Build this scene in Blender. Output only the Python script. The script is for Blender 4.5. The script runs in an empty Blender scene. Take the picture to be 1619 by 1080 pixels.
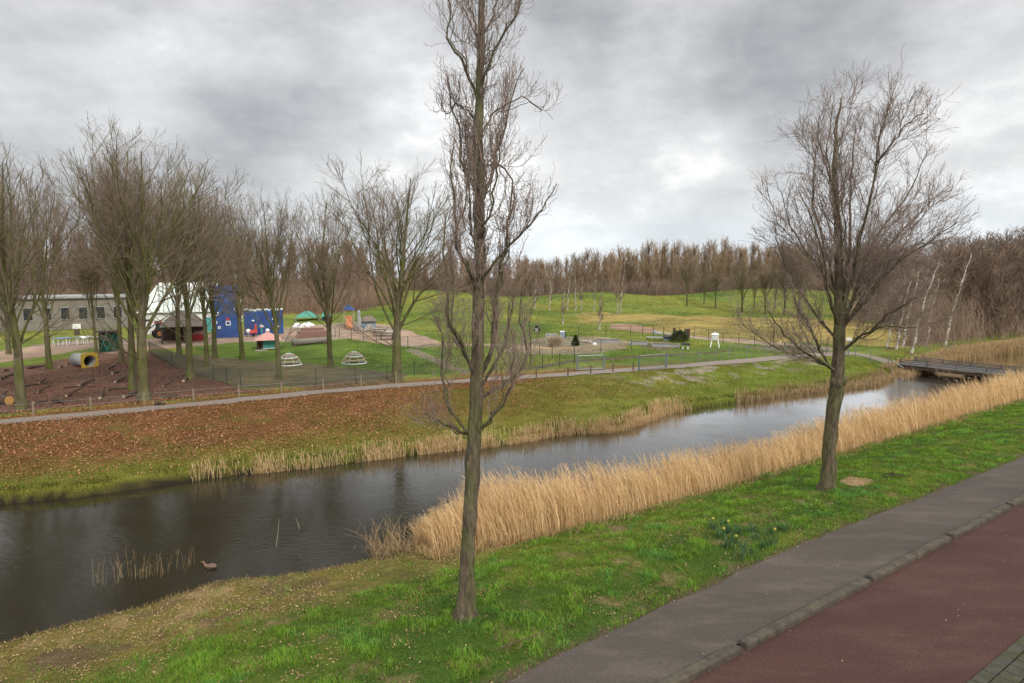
import bpy, math, random
import numpy as np

# ------------------------------------------------------------------ camera, sky, sun
sc = bpy.context.scene
COL = sc.collection
PI = math.pi
F = 1050.0
TH = math.radians(5.87)
CAMZ = 7.0
CX, CY = 809.5, 540.0

cam_d = bpy.data.cameras.new('camera')
cam = bpy.data.objects.new('camera', cam_d)
COL.objects.link(cam)
cam_d.sensor_width = 36.0
cam_d.lens = F / 1619.0 * 36.0
cam_d.clip_start = 0.1
cam_d.clip_end = 3000
cam.location = (0, 0, CAMZ)
cam.rotation_euler = (PI / 2 - TH, 0, 0)
sc.camera = cam

sc.view_settings.view_transform = 'Standard'
sc.view_settings.look = 'None'
sc.view_settings.gamma = 1.0
sc.view_settings.exposure = 0.68
sc.cycles.max_bounces = 5
sc.cycles.diffuse_bounces = 2
sc.cycles.glossy_bounces = 3
sc.cycles.transparent_max_bounces = 6
sc.cycles.caustics_reflective = False
sc.cycles.caustics_refractive = False

SUN_EL, SUN_AZ = math.radians(38), math.radians(150)   # azimuth clockwise from +Y
sun_d = bpy.data.lights.new('sun', 'SUN')
sun_d.energy = 1.5
sun_d.angle = math.radians(14)
sun_d.color = (1.0, 0.95, 0.87)
sun = bpy.data.objects.new('sun', sun_d)
COL.objects.link(sun)
sun.rotation_euler = (PI / 2 - SUN_EL, 0, PI - SUN_AZ)


def ray(px, py):
    dx = (px - CX) / F
    dz = -(py - CY) / F
    return np.array([dx, math.cos(TH) + dz * math.sin(TH), -math.sin(TH) + dz * math.cos(TH)])


def make_world():
    w = bpy.data.worlds.new('World')
    sc.world = w
    w.use_nodes = True
    nt = w.node_tree
    N, L = nt.nodes, nt.links
    N.clear()
    out = N.new('ShaderNodeOutputWorld')
    bg = N.new('ShaderNodeBackground')
    bg.inputs['Strength'].default_value = 0.1
    L.new(bg.outputs[0], out.inputs[0])
    sky = N.new('ShaderNodeTexSky')
    sky.sky_type = 'NISHITA'
    sky.sun_disc = False
    sky.sun_elevation = SUN_EL
    sky.sun_rotation = SUN_AZ
    tc = N.new('ShaderNodeTexCoord')
    nrm = N.new('ShaderNodeVectorMath'); nrm.operation = 'NORMALIZE'
    L.new(tc.outputs['Generated'], nrm.inputs[0])
    sep = N.new('ShaderNodeSeparateXYZ')
    L.new(nrm.outputs[0], sep.inputs[0])

    def math_n(op, a, b=None, c=None, clamp=False):
        m = N.new('ShaderNodeMath'); m.operation = op; m.use_clamp = clamp
        for i, v in enumerate((a, b, c)):
            if v is None: continue
            if hasattr(v, 'is_linked') or hasattr(v, 'links'):
                L.new(v, m.inputs[i])
            else:
                m.inputs[i].default_value = v
        return m.outputs[0]
    # project on a cloud layer
    zc = math_n('ADD', math_n('MAXIMUM', sep.outputs[2], 0.0), 0.16)
    xx = math_n('DIVIDE', sep.outputs[0], zc)
    yy = math_n('DIVIDE', sep.outputs[1], zc)
    cmb = N.new('ShaderNodeCombineXYZ')
    L.new(xx, cmb.inputs[0]); L.new(yy, cmb.inputs[1])

    def noise(vec, scale, detail, rough, dist, off):
        mp = N.new('ShaderNodeMapping')
        mp.inputs['Location'].default_value = off
        L.new(vec, mp.inputs[0])
        n = N.new('ShaderNodeTexNoise')
        n.inputs['Scale'].default_value = scale
        n.inputs['Detail'].default_value = detail
        n.inputs['Roughness'].default_value = rough
        n.inputs['Distortion'].default_value = dist
        L.new(mp.outputs[0], n.inputs['Vector'])
        return n.outputs['Fac']
    n1 = noise(cmb.outputs[0], 0.42, 7, 0.52, 0.35, (3.1, 1.7, 0))
    n2 = noise(cmb.outputs[0], 1.5, 8, 0.55, 0.5, (7.3, 4.2, 1.5))
    stz = N.new('ShaderNodeVectorMath'); stz.operation = 'MULTIPLY'
    L.new(nrm.outputs[0], stz.inputs[0]); stz.inputs[1].default_value = (1, 1, 1.9)
    n3 = noise(stz.outputs[0], 3.1, 10, 0.57, 0.2, (1.3, 0.2, 2.5))
    s = math_n('MULTIPLY_ADD', math_n('SUBTRACT', n1, 0.5), 0.5, 0.65)
    s = math_n('MULTIPLY_ADD', math_n('SUBTRACT', n2, 0.5), 0.22, s)
    s = math_n('MULTIPLY_ADD', math_n('SUBTRACT', n3, 0.5), 1.45, s)
    n4 = noise(stz.outputs[0], 7.5, 10, 0.62, 0.1, (4.3, 2.2, .5))
    s = math_n('MULTIPLY_ADD', math_n('SUBTRACT', n4, 0.5), .72, s)
    # broad banks of cloud: (px, py, radius in radians, amount)
    warp = N.new('ShaderNodeTexNoise')
    warp.inputs['Scale'].default_value = 3.2
    warp.inputs['Detail'].default_value = 6
    L.new(nrm.outputs[0], warp.inputs['Vector'])
    wsub = N.new('ShaderNodeVectorMath'); wsub.operation = 'SUBTRACT'
    L.new(warp.outputs['Color'], wsub.inputs[0]); wsub.inputs[1].default_value = (0.5, 0.5, 0.5)
    wmul = N.new('ShaderNodeVectorMath'); wmul.operation = 'SCALE'
    L.new(wsub.outputs[0], wmul.inputs[0]); wmul.inputs['Scale'].default_value = 0.22
    wadd = N.new('ShaderNodeVectorMath'); wadd.operation = 'ADD'
    L.new(nrm.outputs[0], wadd.inputs[0]); L.new(wmul.outputs[0], wadd.inputs[1])
    BL = [(40, 60, .34, -.30), (180, 170, .20, -.22), (440, 170, .13, -.26), (590, 60, .22, .14), (260, 90, .12, .12),
          (1000, 80, .26, -.22), (1250, 40, .24, -.13), (1090, 235, .10, .26), (1125, 262, .06, .18), (1050, 215, .07, .12), (950, 240, .18, .10), (1180, 260, .12, -.16),
          (1560, 160, .16, .16), (1500, 40, .14, -.1), (600, 230, .14, .08), (60, 250, .12, .16), (900, 370, .14, .05),
          (1450, 300, .2, .08), (1000, 310, .12, -.10), (350, 20, .12, .14), (240, 60, .09, .2), (30, 300, .2, .15), (760, 330, .2, .05)]
    for px, py, rad, amt in BL:
        d = ray(px, py); d /= np.linalg.norm(d)
        dist = N.new('ShaderNodeVectorMath'); dist.operation = 'DISTANCE'
        L.new(wadd.outputs[0], dist.inputs[0]); dist.inputs[1].default_value = tuple(d)
        q = math_n('DIVIDE', dist.outputs['Value'], rad)
        g = math_n('POWER', 2.718, math_n('MULTIPLY', math_n('MULTIPLY', q, q), -1.0))
        s = math_n('MULTIPLY_ADD', g, amt, s)
    ramp = N.new('ShaderNodeValToRGB')
    cr = ramp.color_ramp
    cr.elements[0].position = 0.0; cr.elements[0].color = (.225, .228, .236, 1)
    cr.elements[1].position = 1.0; cr.elements[1].color = (.74, .74, .73, 1)
    for p, c in ((.25, (.305, .308, .315)), (.5, (.41, .412, .416)), (.75, (.52, .521, .521))):
        e = cr.elements.new(p); e.color = (*c, 1)
    L.new(s, ramp.inputs[0])
    # brighter towards the zenith (outside the picture), a bluish band at the horizon
    hz = N.new('ShaderNodeMapRange')
    hz.inputs['From Min'].default_value = .0; hz.inputs['From Max'].default_value = .13
    hz.inputs['To Min'].default_value = 1.0; hz.inputs['To Max'].default_value = 0.0
    L.new(sep.outputs[2], hz.inputs[0])
    mixb = N.new('ShaderNodeMix'); mixb.data_type = 'RGBA'
    L.new(math_n('MULTIPLY', hz.outputs[0], .55), mixb.inputs[0])
    L.new(ramp.outputs[0], mixb.inputs[6]); mixb.inputs[7].default_value = (.54, .62, .70, 1)
    zn = N.new('ShaderNodeMapRange'); zn.interpolation_type = 'SMOOTHSTEP'
    zn.inputs['From Min'].default_value = .40; zn.inputs['From Max'].default_value = .85
    zn.inputs['To Min'].default_value = 10.0; zn.inputs['To Max'].default_value = 22.0
    L.new(sep.outputs[2], zn.inputs[0])
    sc_ = N.new('ShaderNodeVectorMath'); sc_.operation = 'SCALE'
    L.new(mixb.outputs[2], sc_.inputs[0]); L.new(zn.outputs[0], sc_.inputs['Scale'])
    fin = N.new('ShaderNodeMix'); fin.data_type = 'RGBA'
    fin.inputs[0].default_value = 0.94
    L.new(sky.outputs[0], fin.inputs[6]); L.new(sc_.outputs[0], fin.inputs[7])
    L.new(fin.outputs[2], bg.inputs['Color'])


make_world()

# ------------------------------------------------------------------ helpers
DU = np.array([.815, .579]); DN = np.array([-.579, .815])


def sm(x):
    x = np.clip(x, 0, 1)
    return x * x * (3 - 2 * x)


def at_z(px, py, z):
    d = ray(px, py); t = (z - CAMZ) / d[2]
    return d[0] * t, d[1] * t


def uv_of(x, y):
    return DU[0] * x + DU[1] * y, DN[0] * x + DN[1] * y


def xy_of(u, v):
    return DU[0] * u + DN[0] * v, DU[1] * u + DN[1] * v


def curve_of(pts, z):
    a = sorted(uv_of(*at_z(px, py, z)) for px, py in pts)
    return np.array([p[0] for p in a]), np.array([p[1] for p in a])


WATER = -1.3
nearU, nearV = curve_of([(0, 1020), (200, 968), (350, 925), (500, 905), (620, 884)], WATER)
nearU = np.concatenate([[-60], nearU, [12, 16, 30, 120]])
nearV = np.concatenate([[nearV[0] + 1.5], nearV, [16.9, 16.5, 16.4, 16.4]])
farU, farV = curve_of([(0, 800), (150, 785), (330, 757), (420, 748), (640, 722), (760, 708), (900, 688), (985, 680), (1050, 655), (1150, 641), (1225, 629), (1300, 618), (1395, 600)], WATER)
farU = np.concatenate([[-60], farU, [57, 64, 80, 95, 140]])
farV = np.concatenate([[farV[0] + 2], farV, [26.2, 26.6, 25.2, 24.5, 24]])
edgeU, edgeV = curve_of([(700, 1128), (800, 1080), (890, 1032), (1000, 985), (1060, 953), (1130, 925), (1195, 890), (1330, 835), (1450, 790), (1619, 722)], 0)
edgeU = np.concatenate([[-40], edgeU, [120]])
edgeV = np.concatenate([[edgeV[0]], edgeV, [edgeV[-1]]])

rs = np.random.RandomState(7)
_lat = rs.rand(256, 256)


def vnoise(x, y, s, o=0):
    x = np.asarray(x) / s + 37.7 * o; y = np.asarray(y) / s + 11.3 * o
    xi = np.floor(x).astype(int); yi = np.floor(y).astype(int)
    fx = x - xi; fy = y - yi
    fx = fx * fx * (3 - 2 * fx); fy = fy * fy * (3 - 2 * fy)
    a = _lat[xi & 255, yi & 255]; b = _lat[(xi + 1) & 255, yi & 255]
    c = _lat[xi & 255, (yi + 1) & 255]; d = _lat[(xi + 1) & 255, (yi + 1) & 255]
    return (a * (1 - fx) + b * fx) * (1 - fy) + (c * (1 - fx) + d * fx) * fy


def fbm(x, y, s, o=0, n=4):
    t = 0; a = .5; tot = 0
    for i in range(n):
        t = t + a * vnoise(x, y, s, o + i * 3); tot += a; s *= .5; a *= .55
    return t / tot


HILLS = [(-16, 132, 17, 27, 3.3), (17.5, 142, 16, 18, 3.0), (62, 160, 24, 20, 3.2), (38, 150, 12, 14, .7), (-48, 150, 26, 24, 2.6),
         (110, 190, 40, 30, 3.0), (-6, 100, 12, 16, .9)]


def vshore(U, V, u):
    return np.interp(u, U, V)


def shore_n(u):
    return vshore(nearU, nearV, u) + .22 * (vnoise(u, u * 0, 1.7, 3) - .5) + .1 * (vnoise(u, u * 0, .5, 5) - .5)


def shore_f(u):
    return vshore(farU, farV, u) + .3 * (vnoise(u, u * 0, 2.1, 4) - .5) + .14 * (vnoise(u, u * 0, .6, 6) - .5)


def H(x, y, rough=True):
    x = np.asarray(x, float); y = np.asarray(y, float)
    u, v = uv_of(x, y)
    vn, vf = shore_n(u), shore_f(u)
    ve = vshore(edgeU, edgeV, u)
    s = vn - v
    span = np.maximum(vn - ve, 2)
    zn = -1.42 + .25 * sm(s / .35) + 1.14 * sm((s + 1.2) / (span + .9)) - .02
    zn = np.where(v < ve + .05, -.05, zn)
    s2 = v - vf
    zf = -1.42 + .50 * sm((s2 - .05) / .22) + .72 * sm((s2 - .1) / 9.5)
    zc = np.full_like(x, -2.1)
    z = np.where(v < vn, zn, np.where(v > vf, zf, zc))
    far = np.zeros_like(x)
    for hx, hy, sx, sy, h in HILLS:
        far = far + h * np.exp(-((x - hx) / sx) ** 2 - ((y - hy) / sy) ** 2)
    z = z + np.where(v > vf + 8, far, 0)
    if rough:
        r = (fbm(x, y, 1.6, 1, 3) - .5) * .10
        z = z + np.where((v > ve + .35) & (s > .3), r, 0) + np.where(s2 > .35, r, 0)
    return z


def W(px, py):
    d = ray(px, py)
    ts = np.concatenate([np.linspace(7, 120, 1200), np.linspace(120.5, 420, 600)])
    P = d[None] * ts[:, None]
    h = H(P[:, 0], P[:, 1], False)
    below = (CAMZ + P[:, 2]) < h
    i = int(np.argmax(below)) if below.any() else len(ts) - 1
    t0, t1 = ts[max(i - 1, 0)], ts[i]
    for _ in range(18):
        t = .5 * (t0 + t1); p = d * t
        if CAMZ + p[2] < float(H(p[0], p[1], False)): t1 = t
        else: t0 = t
    p = d * t1
    return np.array([p[0], p[1], float(H(p[0], p[1]))])


def mpp(p):
    """metres per photo pixel at a point"""
    return (p[1] * math.cos(TH) + (CAMZ - p[2]) * math.sin(TH)) / F


def face(p):
    return math.atan2(-p[0], p[1])


def link_mesh(name, V, Fc, mat=None, parent=None, smooth=False, loc=None):
    me = bpy.data.meshes.new(name)
    V = np.asarray(V, np.float32)
    if isinstance(Fc, np.ndarray):
        n, k = Fc.shape
        me.vertices.add(len(V)); me.vertices.foreach_set('co', V.ravel())
        me.loops.add(n * k); me.loops.foreach_set('vertex_index', Fc.astype(np.int32).ravel())
        me.polygons.add(n)
        me.polygons.foreach_set('loop_start', (np.arange(n) * k).astype(np.int32))
        me.polygons.foreach_set('loop_total', np.full(n, k, np.int32))
        me.update(calc_edges=True)
    else:
        me.from_pydata(V.tolist(), [], Fc); me.update()
    me.polygons.foreach_set('use_smooth', np.full(len(me.polygons), smooth))
    if mat is not None: me.materials.append(mat)
    o = bpy.data.objects.new(name, me)
    COL.objects.link(o)
    if parent is not None: o.parent = parent
    if loc is not None: o.location = [float(c) for c in loc]
    return o


def set_attr(o, name, arr):
    a = o.data.attributes.new(name, 'FLOAT_COLOR', 'POINT')
    arr = np.asarray(arr, np.float32)
    if arr.shape[1] == 3: arr = np.concatenate([arr, np.ones((len(arr), 1), np.float32)], 1)
    a.data.foreach_set('color', arr.ravel())


def tag(o, label=None, cat=None, group=None, kind=None):
    if label: o['label'] = label
    if cat: o['category'] = cat
    if group: o['group'] = group
    if kind: o['kind'] = kind
    return o


def empty(name, loc, rz=0, label=None, cat=None, group=None, scale=None):
    o = bpy.data.objects.new(name, None)
    COL.objects.link(o)
    o.empty_display_size = .3
    o.location = [float(c) for c in loc]; o.rotation_euler = (0, 0, rz)
    if scale is not None: o.scale = (scale,) * 3 if not hasattr(scale, '__len__') else scale
    tag(o, label, cat, group)
    return o


class MB:
    def __init__(s): s.v = []; s.f = []
    def add(s, V, Fs):
        o = len(s.v); s.v += [tuple(map(float, p)) for p in V]; s.f += [tuple(i + o for i in f) for f in Fs]; return s
    def box(s, c, d, rz=0, top=1.0, rx=0):
        V = []
        for sz in (-1, 1):
            k = top if sz > 0 else 1
            for sx, sy in ((-1, -1), (1, -1), (1, 1), (-1, 1)):
                V.append([sx * d[0] / 2 * k, sy * d[1] / 2 * k, sz * d[2] / 2])
        V = np.array(V)
        if rx:
            ca, sa = math.cos(rx), math.sin(rx)
            V = np.stack([V[:, 0], V[:, 1] * ca - V[:, 2] * sa, V[:, 1] * sa + V[:, 2] * ca], 1)
        ca, sa = math.cos(rz), math.sin(rz)
        V = np.stack([V[:, 0] * ca - V[:, 1] * sa, V[:, 0] * sa + V[:, 1] * ca, V[:, 2]], 1) + np.array(c)
        return s.add(V, [(0, 3, 2, 1), (4, 5, 6, 7), (0, 1, 5, 4), (1, 2, 6, 5), (2, 3, 7, 6), (3, 0, 4, 7)])
    def cyl(s, a, b, r0, r1=None, n=8, cap=True):
        r1 = r0 if r1 is None else r1
        a = np.array(a, float); b = np.array(b, float); t = b - a; t /= np.linalg.norm(t) + 1e-9
        e = np.cross(t, (0, 0, 1) if abs(t[2]) < .9 else (1, 0, 0)); e /= np.linalg.norm(e); g = np.cross(t, e)
        V = []
        for P, r in ((a, r0), (b, r1)):
            for i in range(n):
                q = 2 * PI * i / n; V.append(P + r * (math.cos(q) * e + math.sin(q) * g))
        Fs = [(i, (i + 1) % n, n + (i + 1) % n, n + i) for i in range(n)]
        if cap: Fs += [tuple(range(n - 1, -1, -1)), tuple(range(n, 2 * n))]
        return s.add(V, Fs)
    def path(s, P, r, n=6):
        for i in range(len(P) - 1): s.cyl(P[i], P[i + 1], r if not hasattr(r, '__len__') else r[i], r if not hasattr(r, '__len__') else r[i + 1], n)
        return s
    def lathe(s, prof, n=12, c=(0, 0, 0), sx=1, sy=1):
        V = []; Fs = []
        for r, z in prof:
            for i in range(n):
                q = 2 * PI * i / n; V.append((c[0] + sx * r * math.cos(q), c[1] + sy * r * math.sin(q), c[2] + z))
        for j in range(len(prof) - 1):
            for i in range(n): Fs.append((j * n + i, j * n + (i + 1) % n, (j + 1) * n + (i + 1) % n, (j + 1) * n + i))
        Fs.append(tuple(range(n - 1, -1, -1))); Fs.append(tuple((len(prof) - 1) * n + i for i in range(n)))
        return s.add(V, Fs)
    def blob(s, c, r, n=10, m=7, jit=0.0, rng=None):
        V = []; Fs = []
        for j in range(m + 1):
            th = PI * j / m
            for i in range(n):
                q = 2 * PI * i / n; k = 1 + (rng.uniform(-jit, jit) if rng else 0)
                V.append((c[0] + r[0] * k * math.sin(th) * math.cos(q), c[1] + r[1] * k * math.sin(th) * math.sin(q), c[2] + r[2] * k * math.cos(th)))
        for j in range(m):
            for i in range(n): Fs.append((j * n + i, (j + 1) * n + i, (j + 1) * n + (i + 1) % n, j * n + (i + 1) % n))
        return s.add(V, Fs)
    def prism(s, pts, z0, z1):
        n = len(pts); V = [(p[0], p[1], z0) for p in pts] + [(p[0], p[1], z1) for p in pts]
        return s.add(V, [tuple(range(n - 1, -1, -1)), tuple(range(n, 2 * n))] + [(i, (i + 1) % n, n + (i + 1) % n, n + i) for i in range(n)])
    def build(s, name, mat, parent=None, smooth=False, loc=None, bevel=0):
        o = link_mesh(name, s.v, s.f, mat, parent, smooth, loc)
        if bevel:
            b = o.modifiers.new('edge', 'BEVEL'); b.width = bevel; b.segments = 2; b.limit_method = 'ANGLE'
        return o


def copy_tree(o, parent=None):
    c = o.copy(); COL.objects.link(c)
    if parent is not None: c.parent = parent
    for ch in list(o.children): copy_tree(ch, c)
    return c


# ------------------------------------------------------------------ materials
def mat(name, col, rough=.7, var=.25, scale=8.0, bump=.0, col2=None, metal=0, spec=.3, detail=5, attr=None, stretch=None, bscale=None, obvar=0, nr=.62):
    m = bpy.data.materials.new(name); m.use_nodes = True
    nt = m.node_tree; N, L = nt.nodes, nt.links
    b = N['Principled BSDF']
    b.inputs['Roughness'].default_value = rough
    b.inputs['Metallic'].default_value = metal
    b.inputs['Specular IOR Level'].default_value = spec
    tc = N.new('ShaderNodeTexCoord')
    vec = tc.outputs['Object']
    if stretch:
        mp = N.new('ShaderNodeMapping'); mp.inputs['Scale'].default_value = stretch
        L.new(vec, mp.inputs[0]); vec = mp.outputs[0]
    n = N.new('ShaderNodeTexNoise'); n.inputs['Scale'].default_value = scale; n.inputs['Detail'].default_value = detail
    n.inputs['Roughness'].default_value = nr
    L.new(vec, n.inputs['Vector'])
    if attr:
        a = N.new('ShaderNodeAttribute'); a.attribute_name = attr; base = a.outputs['Color']
    else:
        rgb = N.new('ShaderNodeRGB'); rgb.outputs[0].default_value = (*col, 1); base = rgb.outputs[0]
    if col2 is not None:
        rp = N.new('ShaderNodeValToRGB'); rp.color_ramp.elements[0].position = .42; rp.color_ramp.elements[1].position = .60
        n0 = N.new('ShaderNodeTexNoise'); n0.inputs['Scale'].default_value = scale * .35; n0.inputs['Detail'].default_value = 6
        L.new(vec, n0.inputs['Vector']); L.new(n0.outputs['Fac'], rp.inputs[0])
        mx = N.new('ShaderNodeMix'); mx.data_type = 'RGBA'
        L.new(rp.outputs[0], mx.inputs[0]); L.new(base, mx.inputs[6]); mx.inputs[7].default_value = (*col2, 1)
        base = mx.outputs[2]
    mr = N.new('ShaderNodeMapRange')
    mr.inputs['From Min'].default_value = .3; mr.inputs['From Max'].default_value = .7
    mr.inputs['To Min'].default_value = 1 - var; mr.inputs['To Max'].default_value = 1 + var
    L.new(n.outputs['Fac'], mr.inputs[0])
    fac = mr.outputs[0]
    if obvar:
        oi = N.new('ShaderNodeObjectInfo'); r2 = N.new('ShaderNodeMapRange')
        r2.inputs['To Min'].default_value = 1 - obvar; r2.inputs['To Max'].default_value = 1 + obvar
        L.new(oi.outputs['Random'], r2.inputs[0])
        mm = N.new('ShaderNodeMath'); mm.operation = 'MULTIPLY'; L.new(fac, mm.inputs[0]); L.new(r2.outputs[0], mm.inputs[1]); fac = mm.outputs[0]
    vs = N.new('ShaderNodeVectorMath'); vs.operation = 'SCALE'
    L.new(base, vs.inputs[0]); L.new(fac, vs.inputs['Scale'])
    L.new(vs.outputs[0], b.inputs['Base Color'])
    if bump:
        n2 = N.new('ShaderNodeTexNoise'); n2.inputs['Scale'].default_value = bscale or scale * 2.5; n2.inputs['Detail'].default_value = 8
        L.new(vec, n2.inputs['Vector'])
        bp = N.new('ShaderNodeBump'); bp.inputs['Strength'].default_value = min(1, bump); bp.inputs['Distance'].default_value = .03 * max(1, bump)
        L.new(n2.outputs['Fac'], bp.inputs['Height']); L.new(bp.outputs[0], b.inputs['Normal'])
    return m


def simple_attr_mat(name, rough=.8, trans=.0):
    m = bpy.data.materials.new(name); m.use_nodes = True
    nt = m.node_tree; N, L = nt.nodes, nt.links
    b = N['Principled BSDF']; b.inputs['Roughness'].default_value = rough; b.inputs['Specular IOR Level'].default_value = .06
    a = N.new('ShaderNodeAttribute'); a.attribute_name = 'col'
    L.new(a.outputs['Color'], b.inputs['Base Color'])
    if trans:
        t = N.new('ShaderNodeBsdfTranslucent'); L.new(a.outputs['Color'], t.inputs[0])
        mx = N.new('ShaderNodeMixShader'); mx.inputs[0].default_value = trans
        L.new(b.outputs[0], mx.inputs[1]); L.new(t.outputs[0], mx.inputs[2]); L.new(mx.outputs[0], N['Material Output'].inputs[0])
    return m


M = {}


def asphalt_mat(name, col, col2, rough=.85):
    m = bpy.data.materials.new(name); m.use_nodes = True
    nt = m.node_tree; N, L = nt.nodes, nt.links
    b = N['Principled BSDF']; b.inputs['Roughness'].default_value = rough; b.inputs['Specular IOR Level'].default_value = .2
    tc = N.new('ShaderNodeTexCoord')
    mp = N.new('ShaderNodeMapping'); mp.inputs['Rotation'].default_value = (0, 0, -math.atan2(.579, .815)); mp.inputs['Scale'].default_value = (.35, 1, 1)
    L.new(tc.outputs['Object'], mp.inputs[0])

    def noise(sc_, det, ro, vec):
        n = N.new('ShaderNodeTexNoise'); n.inputs['Scale'].default_value = sc_; n.inputs['Detail'].default_value = det; n.inputs['Roughness'].default_value = ro
        L.new(vec, n.inputs['Vector']); return n.outputs['Fac']

    def rg(x, a, b_, lo, hi):
        r = N.new('ShaderNodeMapRange'); r.inputs['From Min'].default_value = a; r.inputs['From Max'].default_value = b_; r.inputs['To Min'].default_value = lo; r.inputs['To Max'].default_value = hi
        L.new(x, r.inputs[0]); return r.outputs[0]
    mx = N.new('ShaderNodeMix'); mx.data_type = 'RGBA'; mx.inputs[6].default_value = (*col, 1); mx.inputs[7].default_value = (*col2, 1)
    L.new(rg(noise(1.6, 8, .65, mp.outputs[0]), .48, .70, 0, 1), mx.inputs[0])
    q = N.new('ShaderNodeMath'); q.operation = 'MULTIPLY'
    L.new(rg(noise(55, 4, .8, tc.outputs['Object']), .32, .68, .40, 1.60), q.inputs[0]); L.new(rg(noise(.5, 4, .6, mp.outputs[0]), .3, .7, .86, 1.14), q.inputs[1])
    vs = N.new('ShaderNodeVectorMath'); vs.operation = 'SCALE'; L.new(mx.outputs[2], vs.inputs[0]); L.new(q.outputs[0], vs.inputs['Scale']); L.new(vs.outputs[0], b.inputs['Base Color'])
    bp = N.new('ShaderNodeBump'); bp.inputs['Strength'].default_value = .6; bp.inputs['Distance'].default_value = .015
    L.new(noise(80, 6, .7, tc.outputs['Object']), bp.inputs['Height']); L.new(bp.outputs[0], b.inputs['Normal'])
    return m


M['asphalt'] = asphalt_mat('asphalt', (.076, .063, .052), (.108, .089, .072))
M['red_asphalt'] = asphalt_mat('red_asphalt', (.068, .033, .027), (.086, .048, .039))
M['kerb'] = mat('kerb_concrete', (.072, .060, .047), .9, .3, 7, .8, col2=(.095, .08, .055), bscale=40)
M['slab'] = mat('paving_concrete', (.062, .058, .045), .9, .3, 6, .6, col2=(.055, .056, .030), bscale=50)
M['gravel'] = mat('gravel', (.23, .19, .16), .9, .2, 5, .6, bscale=60, detail=8)
M['bark_dark'] = mat('bark_dark', (.120, .090, .060), .95, .6, 11, 1.8, col2=(.105, .10, .045), stretch=(1, 1, .22), bscale=26)
M['bark_mid'] = mat('bark_mossy', (.125, .108, .060), .95, .4, 4, .8, col2=(.095, .105, .022), stretch=(1, 1, .3), bscale=14)
M['twig_near'] = mat('twig_brown', (.235, .172, .138), .8, .3, 3)
M['twig_mid'] = mat('twig_grey_brown', (.25, .195, .125), .85, .25, .8, obvar=.12, col2=(.225, .16, .125))
M['twig_poplar'] = mat('twig_tan', (.37, .27, .16), .85, .25, .5, obvar=.2, col2=(.26, .18, .115))
M['twig_wood'] = mat('twig_wood', (.25, .175, .12), .85, .3, .25, col2=(.20, .135, .10))
M['twig_red'] = mat('twig_red_brown', (.21, .145, .105), .85, .3, .3, col2=(.155, .115, .085))
M['birch_white'] = mat('birch_bark_white', (.68, .64, .58), .8, .4, 5, .3, col2=(.36, .31, .26), stretch=(1, 1, 2.5))
M['birch_bark'] = mat('birch_bark', (.48, .44, .38), .8, .5, 5, .3, col2=(.24, .20, .16), stretch=(1, 1, 2.5))
M['wood_pale'] = mat('wood_pale', (.42, .34, .24), .8, .2, 12, .2)
M['wood_post'] = mat('wood_post', (.25, .20, .14), .85, .25, 15, .2)
M['wood_dark'] = mat('wood_dark', (.10, .07, .05), .85, .3, 8, .4)
M['steel'] = mat('galvanised_steel', (.26, .29, .29), .45, .1, 20, metal=.6)
M['wire_dark'] = mat('wire_dark', (.07, .075, .06), .6, .15, 20)
M['wire_green'] = mat('wire_green', (.10, .15, .11), .6, .15, 20)
M['white'] = mat('white_paint', (.78, .78, .76), .6, .06, 4)
M['white_green'] = mat('white_green_sheet', (.55, .62, .55), .5, .18, 2.5, col2=(.70, .72, .66))
M['blue'] = mat('blue_panel', (.028, .06, .19), .55, .2, 2.2, col2=(.03, .085, .24))
M['blue_dark'] = mat('blue_panel_dark', (.018, .045, .17), .55, .2, 2.2)
M['red'] = mat('red_paint', (.50, .06, .05), .5, .15, 5)
M['orange'] = mat('orange_paint', (.40, .15, .06), .5, .2, 5)
M['yellow'] = mat('yellow_plastic', (.42, .28, .04), .5, .12, 5)
M['pink'] = mat('pink_roof', (.62, .32, .27), .7, .15, 5)
M['turq'] = mat('turquoise_paint', (.09, .36, .33), .5, .15, 4)
M['green_cloth'] = mat('green_canopy', (.07, .27, .20), .7, .15, 4)
M['green_dark'] = mat('green_dark_panel', (.012, .07, .045), .6, .3, 4)
M['grey'] = mat('grey_paint', (.30, .30, .29), .7, .15, 4)
M['grey_wall'] = mat('grey_brown_wall', (.215, .19, .16), .8, .15, 1.5, .1)
M['roof_brown'] = mat('roof_brown', (.16, .13, .105), .85, .2, 3, .2)
M['black'] = mat('black_rubber', (.018, .018, .02), .6, .2, 6)
M['glass'] = mat('window_glass', (.03, .035, .04), .12, .2, 1.5, spec=.6)
M['stone'] = mat('stone', (.33, .28, .24), .9, .3, 3, .6)
M['soil'] = mat('soil', (.055, .038, .026), .95, .3, 8, .8)
M['log_bark'] = mat('log_bark', (.085, .058, .042), .95, .4, 10, .7, stretch=(.3, 1, 1))
M['log_end'] = mat('log_end', (.48, .27, .09), .85, .2, 14)
M['bluegrey'] = mat('blue_grey_plastic', (.20, .27, .34), .5, .15, 5)
M['duck'] = mat('duck_feathers', (.17, .10, .065), .8, .5, 22, col2=(.12, .07, .05))
M['duck_pale'] = mat('duck_flank', (.15, .11, .085), .8, .2, 20)
M['bridge_deck'] = mat('bridge_timber', (.13, .125, .12), .8, .25, 4, .3, stretch=(6, 1, 1))
M['conifer'] = mat('conifer_needles', (.05, .075, .025), .8, .3, 9)
M['daff_leaf'] = mat('daffodil_leaf', (.050, .105, .036), .6, .2, 9)
M['daff'] = mat('daffodil_petal', (.60, .50, .10), .6, .1, 9)
M['attr'] = simple_attr_mat('blade_colour', .75, .25)
M['attr_dull'] = simple_attr_mat('litter_colour', .9)


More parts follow.
